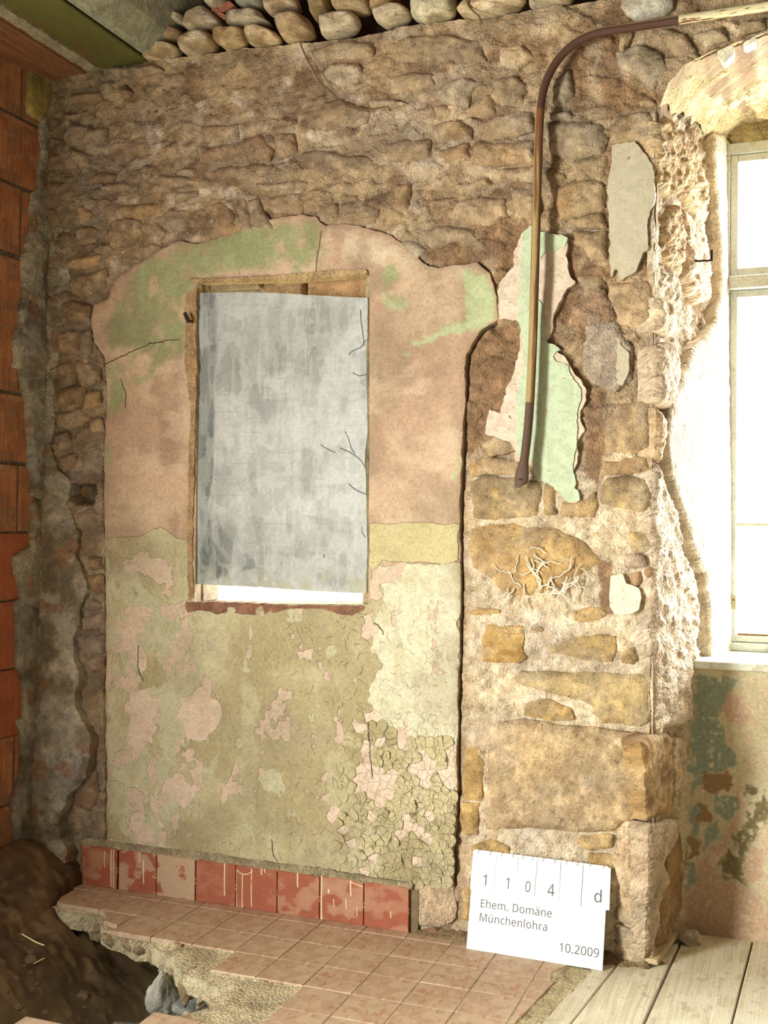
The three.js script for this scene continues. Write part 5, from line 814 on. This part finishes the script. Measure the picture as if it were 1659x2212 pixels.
// ---- the rusty pipe
{
  const PF = frame(V3(0, 0, 0.055), V3(1, 0, 0), V3(0, 0, 1)), path = on(PF, '1125,1050 1128,1022 1133,990 1140,930 1144,880 1150,760 1155,600 1160,420 1165,270 1168,225 1176,185 1190,152 1212,120 1240,95 1270,78 1305,68 1345,62 1420,50 1500,38 1580,26 1655,14').map(([x, y]) => V3(x, y, 0.055));
  path.push(V3(1.95, path[path.length - 1].y + 0.002, 0.055), V3(3.18, path[path.length - 1].y + 0.01, 0.055));
  const curve = new THREE.CatmullRomCurve3(path, false, 'centripetal'), N = 260, K = 20, L = curve.getLength();
  const rust = texture(512, 1024, (x, y) => {
    const s = y * 4.2, n = fbm(x * 8, y * 60, 4, 420, 1), q = fbm(x * 14, y * 120, 4, 421), streak = fbm(x * 10, y * 14, 4, 422);
    let c = mix3([104, 62, 34], [132, 86, 44], n); const a = Math.cos((x - 0.42) * 6.283);
    const cream = s > 1.70 ? 1 : 0, bend = s > 1.16 && s < 1.70, foot = s < 0.26;
    if (cream) c = mix3(c, [222, 208, 160], sstep(0.36, 0.46, q + (a + 0.3) * 0.16)); else if (bend) c = mix3(mix3([74, 44, 30], [92, 56, 38], n), [196, 168, 116], sstep(0.80, 0.86, a * 0.75 + streak * 0.5) * 0.8); else if (foot) c = mix3([82, 58, 44], [104, 78, 58], n); else c = mix3(c, [176, 154, 96], sstep(0.55, 0.7, a * 0.35 + streak) * 0.85);
    return c.map((k) => k * (0.9 + 0.2 * fbm(x * 60, y * 400, 2, 423)));
  }, true, true);
  const pos = [], uv = [], idx = [];
  for (let i = 0; i <= N; i++) {
    const t = i / N, p = curve.getPointAt(t), d = curve.getTangentAt(t), side = V3(0, 0, 1), a = V3(0, 0, 0).crossVectors(d, side).normalize(), s = t * L;
    const flat = sstep(0.10, 0.0, Math.abs(s - 0.035)) , ra = 0.0135 * (1 + 0.62 * sstep(0.085, 0.03, s) - 0.25 * sstep(0.03, 0.0, s)), rb = 0.0135 * (1 - 0.2 * sstep(0.10, 0.04, s));
    for (let k = 0; k <= K; k++) { const w = (k / K) * 6.283, q = p.clone().addScaledVector(a, Math.cos(w) * ra).addScaledVector(side, Math.sin(w) * rb); if (i === 0) q.addScaledVector(d, 0.010 * Math.cos(w)); pos.push(q.x, q.y, q.z); uv.push(k / K, s / 4.2); }
  }
  for (let i = 0; i < N; i++) for (let k = 0; k < K; k++) { const a = i * (K + 1) + k, b = a + K + 1; idx.push(a, b, a + 1, a + 1, b, b + 1); }
  const g = new THREE.BufferGeometry(); g.setAttribute('position', new THREE.Float32BufferAttribute(pos, 3)); g.setAttribute('uv', new THREE.Float32BufferAttribute(uv, 2)); g.setIndex(idx); g.computeVertexNormals();
  const pipe = group('iron_pipe'); tag(pipe, 'bent rusty iron pipe hanging from the top of the wall over the green plaster', 'pipe');
  put('tube', g, std({ map: rust, bumpMap: grainBump, bumpScale: 0.0006, roughness: 0.7, metalness: 0.15, side: THREE.DoubleSide }), pipe);
  const e = curve.getPointAt(0.006); put('socket', new THREE.SphereGeometry(0.0155, 16, 12).scale(1.25, 1.0, 0.72).translate(e.x, e.y + 0.0, e.z), M.iron, pipe);
  for (const x of [1.72, 2.7]) put('pipe_clip', new THREE.TorusGeometry(0.0155, 0.003, 8, 20).rotateY(Math.PI / 2).translate(x, curve.getPointAt(0.99).y - 0.008, 0.055), M.iron, pipe);
  for (const x of [1.72, 2.7]) put('wall_hook', new THREE.CylinderGeometry(0.004, 0.004, 0.07, 8).rotateX(Math.PI / 2).translate(x, curve.getPointAt(0.99).y - 0.026, 0.02), M.iron, pipe);
}
// ---- cord on the upper wall, nails, wire
function wire(name, f, q, r, mat, label, cat, h = 0.03, parent = scene) { const c = new THREE.CatmullRomCurve3(on(f, q, h).map(([u, v]) => f.at(u, v, h))); const m = put(name, new THREE.TubeGeometry(c, 60, r, 8), mat, parent); return label ? tag(m, label, cat) : m; }
const cordMat = std({ color: 0x6a5238 });
wire('hanging_cord', BACK, '648,92 660,120 676,150 690,175 708,192 730,212 752,230 785,236 815,234 838,231 843,240', 0.0026, cordMat, 'thin brown cord hanging in a slack curve on the upper stone wall', 'cord', 0.032);
wire('cord_stub', BACK, '1008,-4 1012,12 1022,24 1034,34 1040,50', 0.0026, cordMat, 'short dark cord dangling over the split long stone at the top', 'cord', 0.05);
{ const a = on(REVEAL, '1510,562', 0.04)[0], p = REVEAL.at(a[0], a[1], 0.0), g = mergeGeometries([new THREE.CylinderGeometry(0.004, 0.0032, 0.10, 8).rotateZ(Math.PI / 2).translate(0.03, 0, 0), new THREE.CylinderGeometry(0.0045, 0.0045, 0.036, 8).translate(0.078, 0.016, 0)]); const m = put('window_hook', g, M.iron); m.position.copy(p); m.rotation.y = 0.1; tag(m, 'bent iron hook sticking out of the bright window reveal', 'hook'); }
wire('wire_end', REVEAL, '1476,1362 1484,1372 1494,1372 1504,1358', 0.0035, std({ color: 0xd6ccb0 }), 'pale bent wire end sticking out of the reveal near the sill', 'wire', 0.06);
// ---- photo board with flip numbers
{
  const W = 0.423, Hh = 0.297, card = group('record_board');
  card.position.set(1.0155, 0.002, 0.086); card.rotation.set(0, -0.03, 0); tag(card, 'white record board lettered with a site name and date, leaning on the pier', 'board');
  const lean = -0.255, tilt = new THREE.Matrix4().makeRotationX(lean), white = std({ color: 0xf2f2ee, roughness: 0.5 });
  const canvas = (w, h, draw) => { const c = document.createElement('canvas'); c.width = w; c.height = h; const g = c.getContext('2d'); g.fillStyle = '#f4f4f0'; g.fillRect(0, 0, w, h); draw(g, w, h); const t = new THREE.CanvasTexture(c); t.colorSpace = THREE.SRGBColorSpace; t.magFilter = THREE.LinearFilter; return t; };
  const ink = '#3c3c3e', face = canvas(1410, 990, (g) => { g.fillStyle = ink; g.font = '112px sans-serif'; g.fillText('Ehem. Domäne', 104, 566); g.fillText('Münchenlohra', 104, 704); g.font = '116px sans-serif'; g.fillText('10.2009', 960, 876); });
  const sheet = new RoundedBoxGeometry(W, Hh, 0.004, 2, 0.001).translate(0, Hh / 2, 0).applyMatrix4(tilt); put('backing', sheet, white, card);
  put('lettering', new THREE.PlaneGeometry(W - 0.002, Hh - 0.002).translate(0, Hh / 2, 0.0026).applyMatrix4(tilt), std({ map: face, roughness: 0.5 }), card);
  // flip cards on rings along the top, each hanging a little askew
  const nums = ['1', '1', '0', '4', '', 'd'], w = [0.079, 0.069, 0.061, 0.073, 0.068, 0.084]; let x = -W / 2 - 0.004;
  nums.forEach((n, i) => {
    const cw = w[i], h = 0.118 + (i === 2 ? -0.006 : i > 2 ? 0.004 : 0), t = canvas(320, 480, (g) => { g.fillStyle = ink; g.font = (n === 'd' ? 196 : 192) + 'px sans-serif'; g.textAlign = 'center'; g.fillText(n, [200, 200, 205, 208, 160, 186][i], [412, 412, 438, 410, 330, 408][i]); });
    const a = [0.0, 0.0, -0.025, 0.012, 0.0, 0.02][i], m4 = new THREE.Matrix4().makeTranslation(x + cw / 2, Hh - 0.004, 0.0035 + i * 0.0004).multiply(new THREE.Matrix4().makeRotationZ(a)), T = tilt.clone().multiply(m4);
    const fc = put('flip_card', new RoundedBoxGeometry(cw - 0.0015, h, 0.0012, 2, 0.0004).translate(0, -h / 2, 0).applyMatrix4(T), white, card);
    if (n) put('numeral', new THREE.PlaneGeometry(cw - 0.003, h - 0.002).translate(0, -h / 2, 0.0009).applyMatrix4(T), std({ map: t, roughness: 0.5 }), fc);
    for (const q of [0.25, 0.75]) put('ring', new THREE.TorusGeometry(0.0075, 0.0009, 8, 20).rotateY(Math.PI / 2 - 0.25).translate(x + cw * q, Hh - 0.005, 0.001).applyMatrix4(tilt), std({ color: 0xc8c4a0, metalness: 0.6, roughness: 0.4 }), card);
    x += cw + 0.0005;
  });
}
// ---- bits on the floor
{
  const off = group('board_offcut'); off.position.set(1.405, 0.0, -0.055); off.rotation.set(0, 0.0, 0);
  const wm = std({ map: plankMaps[1], bumpMap: plankBump, bumpScale: 0.002, roughness: 0.85, color: 0xe6d6c0 });
  const P = on(FLOOR, '1396,2085 1414,2093 1456,2036 1440,2030'), [ax, az] = [P[0][0], -P[0][1]], [bx, bz] = [P[3][0], -P[3][1]], len = Math.hypot(bx - ax, bz - az);
  put('lath', slab(-0.022, 0.022, 0.0, 0.016, -len / 2, len / 2, 0.002), wm, off); put('lath_edge', slab(-0.004, 0.012, 0.016, 0.022, -len / 2 + 0.01, len / 2 - 0.02, 0.002), wm, off);
  off.position.set((P[0][0] + P[1][0] + P[2][0] + P[3][0]) / 4, 0.012, -(P[0][1] + P[1][1] + P[2][1] + P[3][1]) / 4); off.rotation.y = Math.atan2(bx - ax, bz - az); off.rotation.x = 0.03;
  tag(off, 'short weathered wooden lath lying at the foot of the pier corner', 'wood');
  const chunk = (q, size, seed, mat, label, cat, y = 0.4, sc = [1, 1, 1], turn = 0, name = 'plaster_chunk') => { const [p] = on(FLOOR, q); const m = put(name, lump(size, seed, 0.5, 12), mat); m.position.set(p[0], size * y * sc[1], -p[1]); m.scale.set(...sc); m.rotation.y = turn; return tag(m, label, cat); };
  const pl = tinted([220, 204, 170]);
  chunk('1492,2036', 0.034, 501, pl, 'pale jagged lump of plaster on the boards in the niche corner', 'plaster', 0.45, [1.3, 0.8, 1], 0.5);
  chunk('1528,2012', 0.02, 502, tinted([150, 132, 98]), 'small dark splinter of rubble against the parapet foot', 'rubble', 0.3, [2.0, 0.5, 0.8], 0.3, 'rubble_chip');
  chunk('940,2018', 0.02, 504, tinted([168, 124, 90]), 'reddish crumb of brick right of the last skirting tile', 'rubble', 0.4, [1.4, 0.8, 1], 0.2, 'rubble_chip');
  // in the pit
  const PIT = (x, y, z, g, mat, label, cat, name, rot = [0, 0, 0], sc = [1, 1, 1]) => { const m = put(name, g, mat); m.position.set(x, y, z); m.rotation.set(...rot); m.scale.set(...sc); return tag(m, label, cat); };
  PIT(-0.055, -0.14, 0.44, lump(0.066, 601, 0.35, 12), tinted([206, 200, 188]), 'white tapering lump of plaster sticking out under the broken tile edge', 'plaster', 'plaster_chunk', [0.2, 0.4, -0.1], [0.85, 1.35, 0.6]);
  PIT(0.10, -0.15, 0.46, slab(-0.09, 0.10, -0.014, 0.014, -0.05, 0.05, 0.008), tinted([160, 164, 162]), 'bluish white slab lying in the hollow right of the plaster lump', 'slab', 'stone_slab', [0.1, -0.15, -0.12]);
  PIT(-0.17, -0.25, 0.47, slab(-0.055, 0.055, -0.009, 0.009, -0.03, 0.03, 0.006), tinted([150, 148, 136]), 'thin pale slab lying deep in the hollow left of the plaster lump', 'slab', 'stone_slab', [0.1, 0.1, 0.05]);
  const straw = std({ color: 0xd2c08a });
  for (const [q, l] of [['48,2018 62,2026 80,2036 96,2042', 'longer pale straw lying on the loam heap'], ['72,2082 84,2076 95,2070', 'short pale straw lower on the loam heap']]) { const f = frame(V3(0, 0, 0), V3(1, 0, 0), V3(0, 1, 0)); const c = new THREE.CatmullRomCurve3(on(f, q, 0.05).map(([u, v]) => V3(u, 0.05, -v))); put('straw', new THREE.TubeGeometry(c, 20, 0.0022, 6), straw).userData = { label: l, category: 'straw' }; }
}
renderer.render(scene, camera);
